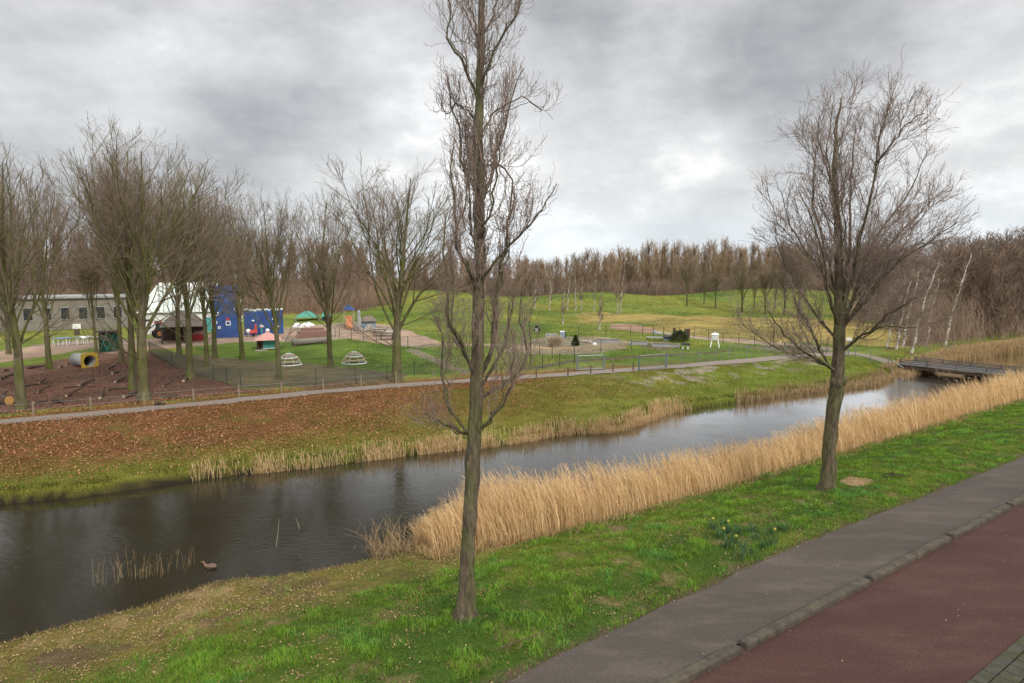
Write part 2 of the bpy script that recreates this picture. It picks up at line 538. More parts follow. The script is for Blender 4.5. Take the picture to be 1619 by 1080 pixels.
def water_mat():
    m = bpy.data.materials.new('canal_water'); m.use_nodes = True
    nt = m.node_tree; N, L = nt.nodes, nt.links
    N.remove(N['Principled BSDF'])
    df = N.new('ShaderNodeBsdfDiffuse'); df.inputs['Color'].default_value = (.024, .021, .013, 1)
    gl = N.new('ShaderNodeBsdfGlossy'); gl.inputs['Roughness'].default_value = .05; gl.inputs['Color'].default_value = (.93, .94, .95, 1)
    fr = N.new('ShaderNodeFresnel'); fr.inputs['IOR'].default_value = 1.38
    fm = N.new('ShaderNodeMath'); fm.operation = 'MULTIPLY'; fm.inputs[1].default_value = 7.6; fm.use_clamp = True
    fp = N.new('ShaderNodeMath'); fp.operation = 'POWER'; fp.inputs[1].default_value = 2.0; L.new(fr.outputs[0], fp.inputs[0]); L.new(fp.outputs[0], fm.inputs[0])
    ms = N.new('ShaderNodeMixShader'); L.new(fm.outputs[0], ms.inputs[0]); L.new(df.outputs[0], ms.inputs[1]); L.new(gl.outputs[0], ms.inputs[2])
    L.new(ms.outputs[0], N['Material Output'].inputs[0])
    tc = N.new('ShaderNodeTexCoord')
    mp = N.new('ShaderNodeMapping'); mp.inputs['Rotation'].default_value = (0, 0, math.radians(-35)); mp.inputs['Scale'].default_value = (1.0, 2.6, 1)
    L.new(tc.outputs['Object'], mp.inputs[0])
    n = N.new('ShaderNodeTexNoise'); n.inputs['Scale'].default_value = 3.2; n.inputs['Detail'].default_value = 4; n.inputs['Distortion'].default_value = .6
    L.new(mp.outputs[0], n.inputs['Vector'])
    n2 = N.new('ShaderNodeTexNoise'); n2.inputs['Scale'].default_value = .35; n2.inputs['Detail'].default_value = 3
    L.new(tc.outputs['Object'], n2.inputs['Vector'])
    mr = N.new('ShaderNodeMapRange'); mr.inputs['From Min'].default_value = .4; mr.inputs['From Max'].default_value = .65
    mr.inputs['To Min'].default_value = .12; mr.inputs['To Max'].default_value = .5
    L.new(n2.outputs['Fac'], mr.inputs[0])
    mu = N.new('ShaderNodeMath'); mu.operation = 'MULTIPLY'; L.new(n.outputs['Fac'], mu.inputs[0]); L.new(mr.outputs[0], mu.inputs[1])
    bp = N.new('ShaderNodeBump'); bp.inputs['Strength'].default_value = .6; bp.inputs['Distance'].default_value = .045
    L.new(mu.outputs[0], bp.inputs['Height']); L.new(bp.outputs[0], gl.inputs['Normal'])
    return m


M['water'] = water_mat()


def ground_mat():
    m = bpy.data.materials.new('ground'); m.use_nodes = True
    nt = m.node_tree; N, L = nt.nodes, nt.links
    b = N['Principled BSDF']; b.inputs['Roughness'].default_value = .95; b.inputs['Specular IOR Level'].default_value = .1
    a = N.new('ShaderNodeAttribute'); a.attribute_name = 'col'
    tc = N.new('ShaderNodeTexCoord')

    def noise(s, d=6, r=.65):
        n = N.new('ShaderNodeTexNoise'); n.inputs['Scale'].default_value = s; n.inputs['Detail'].default_value = d; n.inputs['Roughness'].default_value = r
        L.new(tc.outputs['Object'], n.inputs['Vector']); return n.outputs['Fac']

    def rng(x, lo, hi, a0=.3, a1=.7):
        mr = N.new('ShaderNodeMapRange'); mr.inputs['From Min'].default_value = a0; mr.inputs['From Max'].default_value = a1
        mr.inputs['To Min'].default_value = lo; mr.inputs['To Max'].default_value = hi; L.new(x, mr.inputs[0]); return mr.outputs[0]

    def mul(x, y):
        q = N.new('ShaderNodeMath'); q.operation = 'MULTIPLY'; L.new(x, q.inputs[0]); L.new(y, q.inputs[1]); return q.outputs[0]
    f = mul(mul(rng(noise(14, 8, .75), .5, 1.5), rng(noise(1.1), .78, 1.22)), rng(noise(.22), .85, 1.15))
    vs = N.new('ShaderNodeVectorMath'); vs.operation = 'SCALE'
    L.new(a.outputs['Color'], vs.inputs[0]); L.new(f, vs.inputs['Scale'])
    L.new(vs.outputs[0], b.inputs['Base Color'])
    bp = N.new('ShaderNodeBump'); bp.inputs['Strength'].default_value = .7; bp.inputs['Distance'].default_value = .06
    L.new(noise(18, 8, .7), bp.inputs['Height']); L.new(bp.outputs[0], b.inputs['Normal'])
    return m


M['ground'] = ground_mat()

# ------------------------------------------------------------------ ground
GREEN = np.array([.050, .090, .014]); GREEN2 = np.array([.112, .138, .020]); OLIVE = np.array([.138, .128, .022])
LEAF = np.array([.17, .075, .032]); LEAFG = np.array([.125, .088, .024]); MULCH = np.array([.125, .072, .052]); MUD = np.array([.125, .105, .058])
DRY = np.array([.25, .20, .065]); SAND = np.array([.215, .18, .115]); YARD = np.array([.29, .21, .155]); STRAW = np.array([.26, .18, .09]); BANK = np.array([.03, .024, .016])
LAWN = np.array([.092, .140, .022]); MOUND = np.array([.155, .178, .034]); WOODF = np.array([.11, .068, .04])


def wpoly(pts):
    return np.array([W(px, py)[:2] for px, py in pts])


def inside(poly, x, y):
    r = np.zeros(x.shape, bool); j = len(poly) - 1
    for i in range(len(poly)):
        xi, yi = poly[i]; xj, yj = poly[j]
        if yi != yj:
            c = ((yi > y) != (yj > y)) & (x < (xj - xi) * (y - yi) / (yj - yi) + xi)
            r ^= c
        j = i
    return r


ZONES = [  # (colour, warp metres, pixel polygon), later ones on top
    (WOODF, 4, [(-300, 500), (-300, 466), (560, 466), (640, 474), (560, 492), (300, 500)]),
    (MULCH, .8, [(-300, 700), (-300, 592), (0, 582), (70, 574), (150, 557), (240, 556), (300, 592), (385, 616), (430, 619), (300, 630), (228, 634), (100, 646), (0, 655)]),
    (MUD, 1.2, [(240, 556), (330, 562), (380, 570), (480, 574), (560, 582), (640, 592), (640, 604), (500, 614), (385, 616), (300, 592)]),
    (LAWN, .8, [(330, 560), (300, 548), (380, 541), (500, 540), (545, 536), (700, 556), (720, 590), (640, 592), (560, 580), (480, 573), (380, 568)]),
    (YARD, .6, [(170, 560), (150, 548), (240, 535), (380, 525), (450, 518), (560, 508), (625, 515), (700, 542), (640, 549), (545, 535), (500, 540), (380, 541), (300, 548), (230, 553)]),
    (YARD, .6, [(-300, 585), (-300, 560), (0, 556), (60, 545), (150, 537), (240, 536), (240, 545), (150, 550), (60, 565), (0, 574)]),
    (SAND, .5, [(810, 548), (850, 534), (900, 532), (960, 533), (1000, 540), (990, 552), (930, 560), (850, 560), (790, 556)]),
    (np.array([.28, .18, .12]), .5, [(965, 520), (962, 512), (1000, 512), (1045, 520), (1040, 528), (1000, 524)]),
    (np.array([.32, .24, .18]), .5, [(1045, 524), (1120, 532), (1240, 542), (1330, 552), (1330, 556), (1240, 548), (1120, 538), (1050, 530)]),
    (DRY, 3, [(925, 512), (905, 498), (930, 494), (1000, 496), (1100, 500), (1250, 503), (1500, 520), (1400, 548), (1240, 541), (1120, 531), (1050, 522), (1000, 508)]),
    (MUD * 1.3, .4, [(1010, 548), (1020, 541), (1060, 541), (1075, 549), (1050, 556)]),
    (MUD * .8, .25, [(820, 583), (900, 569), (1000, 563), (1120, 557), (1160, 553), (1162, 555), (1120, 560), (1000, 567), (900, 574), (820, 588)]),
    (SAND * .9, .2, [(640, 553), (655, 551), (742, 587), (742, 594), (700, 580)]),
    (SAND * 1.1, .3, [(650, 547), (700, 543), (850, 544), (850, 547), (700, 547), (660, 551)]),
    (SAND * .75, .2, [(1150, 545), (1200, 548), (1260, 551), (1330, 556), (1330, 561), (1240, 556), (1190, 551)]),
    (np.array([.30, .20, .11]), .12, [(1332, 765), (1328, 758), (1345, 753), (1378, 757), (1382, 764), (1360, 769)]),
]


PU, PV = curve_of([(-250, 688), (0, 668), (228, 647), (430, 628), (620, 611), (900, 592), (1150, 573), (1300, 561), (1345, 558)], -.25)


def sheet_color(x, y):
    u, v = uv_of(x, y)
    vn, vf, ve = shore_n(u), shore_f(u), vshore(edgeU, edgeV, u)
    c = np.tile(GREEN2, (len(x), 1)) * 1.0

    def mix(c, col, a):
        a = np.clip(a, 0, 1)[:, None]; return c * (1 - a) + np.asarray(col) * a
    n1 = fbm(x, y, 3, 2); n2 = fbm(x, y, .8, 9)
    # near lawn
    near = v < vn
    cn = mix(np.tile(GREEN, (len(x), 1)), GREEN2, (n1 - .4) * 4)
    cn = mix(cn, STRAW * .75, (n2 - .60) * 5)
    left = sm((14 - u) / 10)
    cn = mix(cn, np.array([.15, .115, .03]), left * sm((v - 13.8 + 1.2 * (n1 - .5)) / 1.6) * .9)
    cn = mix(cn, STRAW, left * sm((v - 15.2 + 2 * (n1 - .5)) / 1.3) * sm((n2 - .46) * 6) * .7)
    cn = mix(cn, np.array([.085, .055, .035]), left * sm((v - 14.4) / 1.3) * sm((fbm(x, y, 1.1, 17) - .5) * 7) * .7)
    reedz = sm((u - 9) / 2) * sm((v - 14.9 - .5 * (n1 - .5)) / .5)
    cn = mix(cn, STRAW * .9, reedz)
    cn = mix(cn, np.array([.10, .075, .045]), sm((ve + .45 + .5 * (n2 - .5) - v) / .3))
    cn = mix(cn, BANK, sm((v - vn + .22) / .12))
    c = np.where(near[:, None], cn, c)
    # far bank
    s = v - vf
    far = s > 0
    cf = mix(np.tile(OLIVE, (len(x), 1)), GREEN2 * 1.15, (n1 - .4) * 3 + sm((u - 30) / 20) * .7)
    drift = sm((fbm(x, y, 4.5, 88) - .38) * 5)
    leafy = (.45 + .55 * drift) * sm((34 - u + 14 * (n1 - .5)) / 26) * sm((s - 1.2 + 3 * (n1 - .5)) / 5)
    cf = mix(cf, LEAFG, leafy * 1.6)
    cf = mix(cf, LEAF, leafy * 1.25 * sm((n2 - .22) * 3))
    cf = mix(cf, LEAF * 1.1, sm((s - 9.0) / 1.5) * sm((52 - u) / 14) * .85)
    pale = sm((u - 30) / 6) * sm((58 - u) / 8) * sm((s - 3.2) / 2) * sm((10.5 - s) / 2)
    cf = mix(cf, np.array([.26, .22, .16]), pale * sm((n2 - .54) * 9))
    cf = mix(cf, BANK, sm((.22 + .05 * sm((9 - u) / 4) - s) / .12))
    cf = mix(cf, OLIVE, sm((.8 - s) / .4) * sm((s - .3) / .2) * .5)
    beyond = v > vshore(PU, PV, u) + .2
    cm = mix(np.tile(MOUND, (len(x), 1)), OLIVE * 1.2, (n1 - .5) * 3)
    cm = mix(cm, LAWN, (fbm(x, y, 14, 77) - .45) * 4)
    cm = mix(cm, LEAF, .8 * sm((48 - u) / 10) * sm((vshore(PU, PV, u) + 1.8 + (n1 - .5) * 2 - v) / .5))
    cm = mix(cm, WOODF, sm((u - 60) / 8) * sm((v - 28) / 4) * sm((x / np.maximum(y, 1) - .55) / .03))
    cm = mix(cm, WOODF, sm((y - 174) / 8))
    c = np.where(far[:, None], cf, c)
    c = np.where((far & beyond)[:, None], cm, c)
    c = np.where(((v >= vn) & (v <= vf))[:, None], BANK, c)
    for col, wp, poly in ZONE_W:
        wx = (fbm(x, y, 2.5, 21) - .5) * 2 * wp; wy = (fbm(x, y, 2.5, 31) - .5) * 2 * wp
        k = inside(poly, x + wx, y + wy)
        c[k] = np.asarray(col) * (1 + (n1[k, None] - .5) * .5)
    m6 = fbm(x, y, 6, 51); m1 = fbm(x, y, 1.3, 57, 4)
    c = np.where((far & beyond)[:, None], c * (1 + (m6[:, None] - .5) * .5 + (m1[:, None] - .5) * .5) * (1 + (m6[:, None] - .5) * np.array([.35, 0, -.2])), c)
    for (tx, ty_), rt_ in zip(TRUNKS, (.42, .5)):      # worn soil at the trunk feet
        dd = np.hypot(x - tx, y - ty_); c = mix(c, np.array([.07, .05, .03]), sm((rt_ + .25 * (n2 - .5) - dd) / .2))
    return c


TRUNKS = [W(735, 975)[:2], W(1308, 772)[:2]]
ZONE_W = [(c, w, wpoly(p)) for c, w, p in ZONES]


def build_ground():
    na, nr = 760, 900
    az = np.radians(np.linspace(-88, 88, na))
    r = np.concatenate([np.geomspace(2.0, 60, nr - 300), np.geomspace(60.3, 260, 240), np.geomspace(262, 900, 60)])
    A, R = np.meshgrid(az, r, indexing='ij')
    x = (R * np.sin(A)).ravel(); y = (R * np.cos(A)).ravel() - 1.0
    z = H(x, y)
    i = np.arange(na - 1)[:, None] * nr + np.arange(nr - 1)[None]
    i = i.ravel()
    Fq = np.stack([i, i + nr, i + nr + 1, i + 1], 1)[:, ::-1]
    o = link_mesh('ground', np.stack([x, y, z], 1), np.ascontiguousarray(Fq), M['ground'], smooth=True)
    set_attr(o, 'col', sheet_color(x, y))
    tag(o, kind='structure')


build_ground()


def strip(name, cu, v0, v1, z, m, thick=None, kind='structure'):
    """band along the canal direction between v0(u) and v1(u)"""
    n = len(cu)
    a = np.array([[*xy_of(u, v0(u)), z] for u in cu]); b = np.array([[*xy_of(u, v1(u)), z] for u in cu])
    V = np.concatenate([a, b]); i = np.arange(n - 1)
    Fq = np.stack([i + n, i + 1 + n, i + 1, i], 1)
    return tag(link_mesh(name, V, Fq, m), kind=kind)


us = np.arange(-30, 120, .25)
KV, KW = 7.5, .14      # kerb line
ku, kv = curve_of([(1056, 1082), (1180, 1030), (1375, 912), (1500, 848), (1619, 783)], 0.05)
KV = float(np.mean(kv))
strip('footpath', us, lambda u: float(vshore(edgeU, edgeV, u)) + .10 * (float(vnoise(u, 0, .6, 2)) - .5) + .06 * (float(vnoise(u, 0, .2, 8)) - .5), lambda u: KV + KW, .004, M['asphalt'])
ru, rv = curve_of([(1525, 1080), (1619, 1004)], 0)
RV = float(np.mean(rv))
strip('cycle_path', us, lambda u: KV + .05, lambda u: RV, -.012, M['red_asphalt'])
# kerb: long stretches of metre blocks with a drain gap between them
brk = [uv_of(*at_z(px, py, .05))[0] for px, py in ((1180, 1026), (1374, 916), (1500, 848), (1587, 797))]
step = brk[1] - brk[0]
edges = [brk[0] - step * k for k in (4, 3, 2, 1)] + brk + [brk[-1] + step * k for k in range(1, 14)]
for a, b in zip(edges[:-1], edges[1:]):
    mb = MB(); n = max(3, int(round((b - a) / .95))); L0 = (b - a - .13) / n
    xc, yc = xy_of((a + b) / 2, KV + .01); mb.box((xc, yc, .016), (b - a - .16, .21, .17), math.atan2(DU[1], DU[0]), top=.98)
    for k in range(n):
        uc = a + .065 + L0 * (k + .5); xc, yc = xy_of(uc, KV + .01)
        mb.box((xc, yc, .025), (L0 - .004, .22, .17), math.atan2(DU[1], DU[0]) + random.Random(k + int(uc * 9)).uniform(-.002, .002), top=.95)
    o = mb.build('kerb', M['kerb'], bevel=.04); tag(o, kind='structure')
    if a <= brk[0]: pass
# border stones and slabs at the far right corner
mb = MB(); rz = math.atan2(DU[1], DU[0])
for k in range(60):
    xc, yc = xy_of(2 + k * .5, RV - .11); mb.box((xc, yc, -.02), (.488, .2, .07), rz)
for k in range(100):
    for j in range(4):
        xc, yc = xy_of(2 + k * .3 + (j % 2) * .15, RV - .375 - j * .31); mb.box((xc, yc, -.03), (.288, .295, .07), rz)
tag(mb.build('pavement', M['slab'], bevel=.008), kind='structure')

# water
uw = np.arange(-60, 140, 2.0)
strip('water', uw, lambda u: float(np.interp(u, farU, farV)) + 1.0, lambda u: float(np.interp(u, nearU, nearV)) - 1.0, WATER, M['water'])


def ribbon(name, pix, width, m, lift=.02, kind='structure', n=160):
    P = np.array([W(a, b)[:2] for a, b in pix]); d = np.r_[0, np.cumsum(np.linalg.norm(np.diff(P, axis=0), axis=1))]
    t = np.linspace(0, d[-1], n); x = np.interp(t, d, P[:, 0]); y = np.interp(t, d, P[:, 1])
    k = np.ones(9) / 9
    xs = np.convolve(np.pad(x, 4, 'edge'), k, 'valid'); ys = np.convolve(np.pad(y, 4, 'edge'), k, 'valid')
    tx = np.gradient(xs); ty = np.gradient(ys); l = np.hypot(tx, ty); nx, ny = -ty / l, tx / l
    cols = 5; V = []
    for c in range(cols):
        q = (c / (cols - 1) - .5) * (width + (.16 * (vnoise(t, t * 0, .8, c) - .5) if c in (0, cols - 1) else 0))
        X = xs + nx * q; Y = ys + ny * q
        V.append(np.stack([X, Y, H(X, Y) + lift], 1))
    V = np.concatenate(V); Fs = []
    i = np.arange(n - 1)
    Fq = np.concatenate([np.stack([c * n + i, c * n + i + 1, (c + 1) * n + i + 1, (c + 1) * n + i], 1) for c in range(cols - 1)])
    return tag(link_mesh(name, V, Fq[:, ::-1], m), kind=kind)


ribbon('gravel_path', [(-250, 688), (0, 668), (100, 660), (228, 647), (330, 638), (430, 628), (500, 621), (620, 611), (750, 602), (900, 592), (1050, 581), (1150, 573), (1230, 566), (1300, 561), (1345, 558), (1385, 566), (1425, 580)], 1.45, M['gravel'], .035, n=400)

# ------------------------------------------------------------------ branch machinery
def norm(v):
    return v / (np.linalg.norm(v, axis=-1, keepdims=True) + 1e-9)


def tube_mesh(P, R, sides):
    """P (n,k,3), R (n,k) -> verts, quads"""
    n, k, _ = P.shape
    T = norm(np.gradient(P, axis=1))
    mean = norm(P[:, -1] - P[:, 0] + 1e-6)
    ref = np.where(np.abs(mean[:, 2:3]) < .8, np.array([[0, 0, 1.]]), np.array([[1., 0, 0]]))
    ref = np.repeat(ref[:, None], k, 1)
    E = norm(np.cross(T, ref)); G = np.cross(T, E)
    a = np.arange(sides) * 2 * PI / sides
    V = P[:, :, None] + R[:, :, None, None] * (np.cos(a)[None, None, :, None] * E[:, :, None] + np.sin(a)[None, None, :, None] * G[:, :, None])
    idx = np.arange(n * k * sides).reshape(n, k, sides)
    q = np.stack([idx[:, :-1], np.roll(idx[:, :-1], -1, 2), np.roll(idx[:, 1:], -1, 2), idx[:, 1:]], -1).reshape(-1, 4)
    return V.reshape(-1, 3), q


def join(parts):
    Vs, Fs, o = [], [], 0
    for V, Fq in parts:
        Vs.append(V); Fs.append(Fq + o); o += len(V)
    return np.concatenate(Vs), np.concatenate(Fs)


def walk(S, D, Ln, k, curl, up, rng, freq=1.2, droop=0):
    n = len(S); P = np.zeros((n, k, 3)); P[:, 0] = S; d = norm(D)
    ph = rng.rand(n) * 2 * PI; om = freq * (.6 + .8 * rng.rand(n)) * np.where(rng.rand(n) < .5, -1, 1)
    st = (Ln / (k - 1))[:, None]
    e1 = norm(np.cross(d, rng.randn(n, 3))); e2 = np.cross(d, e1)
    for i in range(1, k):
        c = np.cos(ph + om * i)[:, None]; s = np.sin(ph + om * i)[:, None]
        d = d + curl * (c * e1 + s * e2) + curl * .45 * rng.randn(n, 3)
        d[:, 2] += up - droop * i / k
        d = norm(d); P[:, i] = P[:, i - 1] + d * st
    return P


def children(P, R, N, t0, ang, lenf, k, curl, up, rfrac, rng, freq=1.2, tpow=1.0, taper=.25, jitter=.35, rmin=0, lenmode='rel', droop=0):
    n, K, _ = P.shape
    seg = np.linalg.norm(np.diff(P, axis=1), axis=2).sum(1)
    pid = rng.choice(n, N, p=seg / seg.sum())
    t = t0 + (1 - t0) * rng.rand(N) ** tpow
    f = t * (K - 1); i = np.clip(f.astype(int), 0, K - 2); fr = (f - i)[:, None]
    S = P[pid, i] * (1 - fr) + P[pid, i + 1] * fr
    T = norm(P[pid, i + 1] - P[pid, i])
    r = R[pid, i] * (1 - fr[:, 0]) + R[pid, i + 1] * fr[:, 0]
    side = norm(np.cross(T, rng.randn(N, 3)))
    a = np.radians(ang) * (1 + jitter * rng.randn(N))[:, None]
    D = T * np.cos(a) + side * np.sin(a)
    if lenmode == 'rel': Ln = seg[pid] * lenf * (1.15 - .6 * t) * (.6 + .8 * rng.rand(N))
    else: Ln = lenf * (.5 + rng.rand(N)) * (1.25 - .85 * t)
    C = walk(S, D, Ln, k, curl, up, rng, freq, droop)
    r0 = np.maximum(r * rfrac * (.7 + .5 * rng.rand(N)), rmin)
    q = np.linspace(0, 1, k)[None]
    RR = r0[:, None] * (1 - (1 - taper) * q)
    return C, np.maximum(RR, rmin * .8)


def resample(pts, k):
    pts = np.asarray(pts, float); d = np.r_[0, np.cumsum(np.linalg.norm(np.diff(pts[:, :3], axis=0), axis=1))]
    t = np.linspace(0, d[-1], k)
    # smooth interpolation via catmull on fine linear then blur
    Q = np.stack([np.interp(t, d, pts[:, c]) for c in range(pts.shape[1])], 1)
    B = Q.copy()
    for _ in range(2):
        B[1:-1] = .25 * B[:-2] + .5 * B[1:-1] + .25 * B[2:]
    return B


def flare(P, R, base=1.5, h=.5):
    z = P[:, 2] - P[0, 2]
    return R * (1 + (base - 1) * np.exp(-z / h))


# ------------------------------------------------------------------ the two near trees
def pix_limb(base, pts, depths):
    """limb given by photo points; each gets its own distance offset from the trunk"""
    out = []
    for (px, py), dd in zip(pts, depths):
        d = ray(px, py); out.append(d * (base[1] + dd) / d[1] + np.array([0, 0, CAMZ]))
    return np.array(out)


def near_tree(name, base_px, trunk_px, trunk_r, limbs, spec, label, seed, leaf_m):
    rng = np.random.RandomState(seed)
    base = W(*base_px)
    T = pix_limb(base, trunk_px, [0] * len(trunk_px)); T[0] = base - np.array([0, 0, .12])
    k = 40
    Q = resample(T, k); Q[2:-1, :2] += .012 * rng.randn(k - 3, 2)
    rr = np.interp(np.linspace(0, 1, k), np.linspace(0, 1, len(trunk_r)), trunk_r)
    rr = flare(Q, flare(Q, rr, 1.25, .6), 1.5, .13) * (1 + .05 * rng.randn(k))
    # trunk with uneven section
    V, q = tube_mesh(Q[None], rr[None], 20)
    ang = np.arange(len(V)) % 20 * (2 * PI / 20)
    ce = np.repeat(Q, 20, 0); lum = 1 + .05 * np.sin(3 * ang + ce[:, 2] * 1.7) + .035 * np.sin(5 * ang - ce[:, 2] * 4) + .02 * rng.randn(len(V))
    V = ce + (V - ce) * lum[:, None]
    parts = [(V, q)]
    LP, LR = [], []
    for pts, deps, r0, r1 in limbs:
        B = resample(pix_limb(base, pts, deps), 16); B[2:] += .02 * rng.randn(14, 3)
        LP.append(B); LR.append(np.linspace(r0, r1, 16))
    for B, Rr in list(zip(LP, LR)):      # slimmer companions filling the crown between the main limbs
        q = np.linspace(0, 1, 16)[:, None]
        off = np.array([rng.uniform(-1, 1), rng.uniform(-1.6, 1.6), rng.uniform(-.5, .1)]) * leaf_m
        LP.append(B + off * q ** 1.3 + .03 * rng.randn(16, 3) * (q > .1)); LR.append(Rr * .5)
    LP = np.array(LP); LR = np.array(LR) * (.72 if leaf_m < .5 else .85)
    root = empty(name, base, 0, label, 'tree')
    return root, base, Q, rr, LP, LR, parts, rng


t1_trunk = [(735, 976), (738, 900), (745, 800), (749, 690), (754, 600), (757, 480), (759, 350), (757, 230), (757, 130), (761, 60), (764, -30), (770, -140), (772, -220)]
t1_limbs = [
    ([(749, 690), (715, 678), (690, 664), (672, 655)], [0, .1, .3, .4], .05, .018),
    ([(749, 690), (726, 672), (705, 640), (697, 590), (702, 545), (690, 500)], [0, -.1, -.2, -.3, -.3, -.2], .05, .014),
    ([(752, 690), (768, 668), (792, 645), (806, 615), (812, 570), (808, 520)], [0, -.2, -.5, -.7, -.8, -.8], .05, .014),
    ([(756, 632), (790, 612), (822, 594), (835, 570), (836, 545), (818, 510), (822, 470), (840, 430)], [0, .1, .3, .4, .5, .6, .6, .7], .055, .015),
    ([(756, 620), (775, 590), (795, 555), (805, 520), (812, 470), (830, 420)], [0, .2, .4, .6, .7, .9], .045, .014),
    ([(752, 600), (738, 560), (715, 520), (704, 500), (712, 450), (700, 400), (705, 340)], [0, -.3, -.6, -.8, -.9, -.9, -1], .06, .015),
    ([(756, 600), (778, 560), (782, 500), (790, 430), (806, 380), (803, 330), (812, 290)], [0, .15, .2, .2, .3, .3, .4], .075, .02),
    ([(757, 470), (748, 440), (726, 405), (716, 380), (722, 330), (712, 280), (716, 230)], [0, -.2, -.5, -.5, -.7, -.8, -.9], .055, .014),
    ([(758, 460), (775, 420), (800, 395), (835, 360), (858, 330), (880, 290)], [0, -.2, -.4, -.6, -.8, -.9], .045, .012),
    ([(756, 310), (740, 280), (726, 250), (730, 200), (714, 170), (706, 120)], [0, .2, .3, .5, .5, .5], .05, .012),
    ([(758, 330), (775, 290), (782, 240), (800, 210), (808, 150), (830, 110)], [0, -.2, -.3, -.5, -.6, -.6], .05, .012),
    ([(758, 300), (768, 255), (800, 262), (815, 300), (808, 340), (800, 380)], [0, .2, .4, .5, .5, .4], .035, .012),
    ([(752, 145), (740, 120), (735, 95), (715, 85), (706, 60), (712, 20), (700, -30)], [0, -.2, -.3, -.4, -.5, -.5, -.5], .045, .012),
    ([(758, 230), (770, 190), (790, 170), (830, 150), (846, 165), (856, 178)], [0, .2, .3, .6, .8, .9], .035, .01),
    ([(757, 150), (775, 100), (790, 60), (810, 40), (825, 0), (820, -50)], [0, -.2, -.3, -.4, -.4, -.4], .045, .012),
    ([(760, 90), (750, 40), (742, 0), (735, -60)], [0, .1, .3, .3], .035, .01),
    ([(762, 60), (780, 20), (790, -30), (800, -90)], [0, .1, .3, .3], .035, .01),
    ([(757, 220), (745, 180), (722, 160), (708, 190), (696, 155)], [0, .2, .5, .6, .8], .03, .01),
    ([(757, 400), (745, 370), (740, 300), (744, 240), (735, 190)], [0, .4, .6, .7, .8], .04, .012),
    ([(758, 380), (772, 350), (780, 300), (790, 250), (785, 200)], [0, -.4, -.6, -.8, -.8], .04, .012),
]
root, base, Q, rr, LP, LR, parts, rng = near_tree('curly_willow_tree', (735, 975), t1_trunk,
    [.165, .155, .15, .15, .135, .125, .115, .10, .09, .075, .06, .04, .02], t1_limbs, None,
    'tall slender bare tree with corkscrew twigs growing on the grass verge in the middle', 11, .38)
trunkP = np.repeat(resample(Q[14:], 16)[None], 1, 0); trunkR = np.linspace(.12, .03, 16)[None]
aP = np.concatenate([LP, trunkP]); aR = np.concatenate([LR, trunkR])
aP = aP[:, :15]; aR = aR[:, :15]
w2P, w2R = children(aP, aR, 560, .10, 25, .95, 14, .18, .21, .33, rng, .9, 1, .28, rmin=.006, lenmode='abs')
w3P, w3R = children(w2P, w2R, 3000, .10, 36, .46, 10, .30, .10, .5, rng, 1.0, 1, .4, rmin=.0034, lenmode='abs')
w4P, w4R = children(w3P, w3R, 5200, .1, 42, .22, 7, .36, .07, .6, rng, 1.1, 1, .5, rmin=.0026, lenmode='abs')
parts.append(tube_mesh(LP, LR, 9))
link_mesh('trunk', *join(parts), M['bark_dark'], root, True).location = -np.array(base)
link_mesh('crown', *join([tube_mesh(w2P, w2R, 5), tube_mesh(w3P, w3R, 4), tube_mesh(w4P, w4R, 3)]), M['twig_near'], root, True).location = -np.array(base)

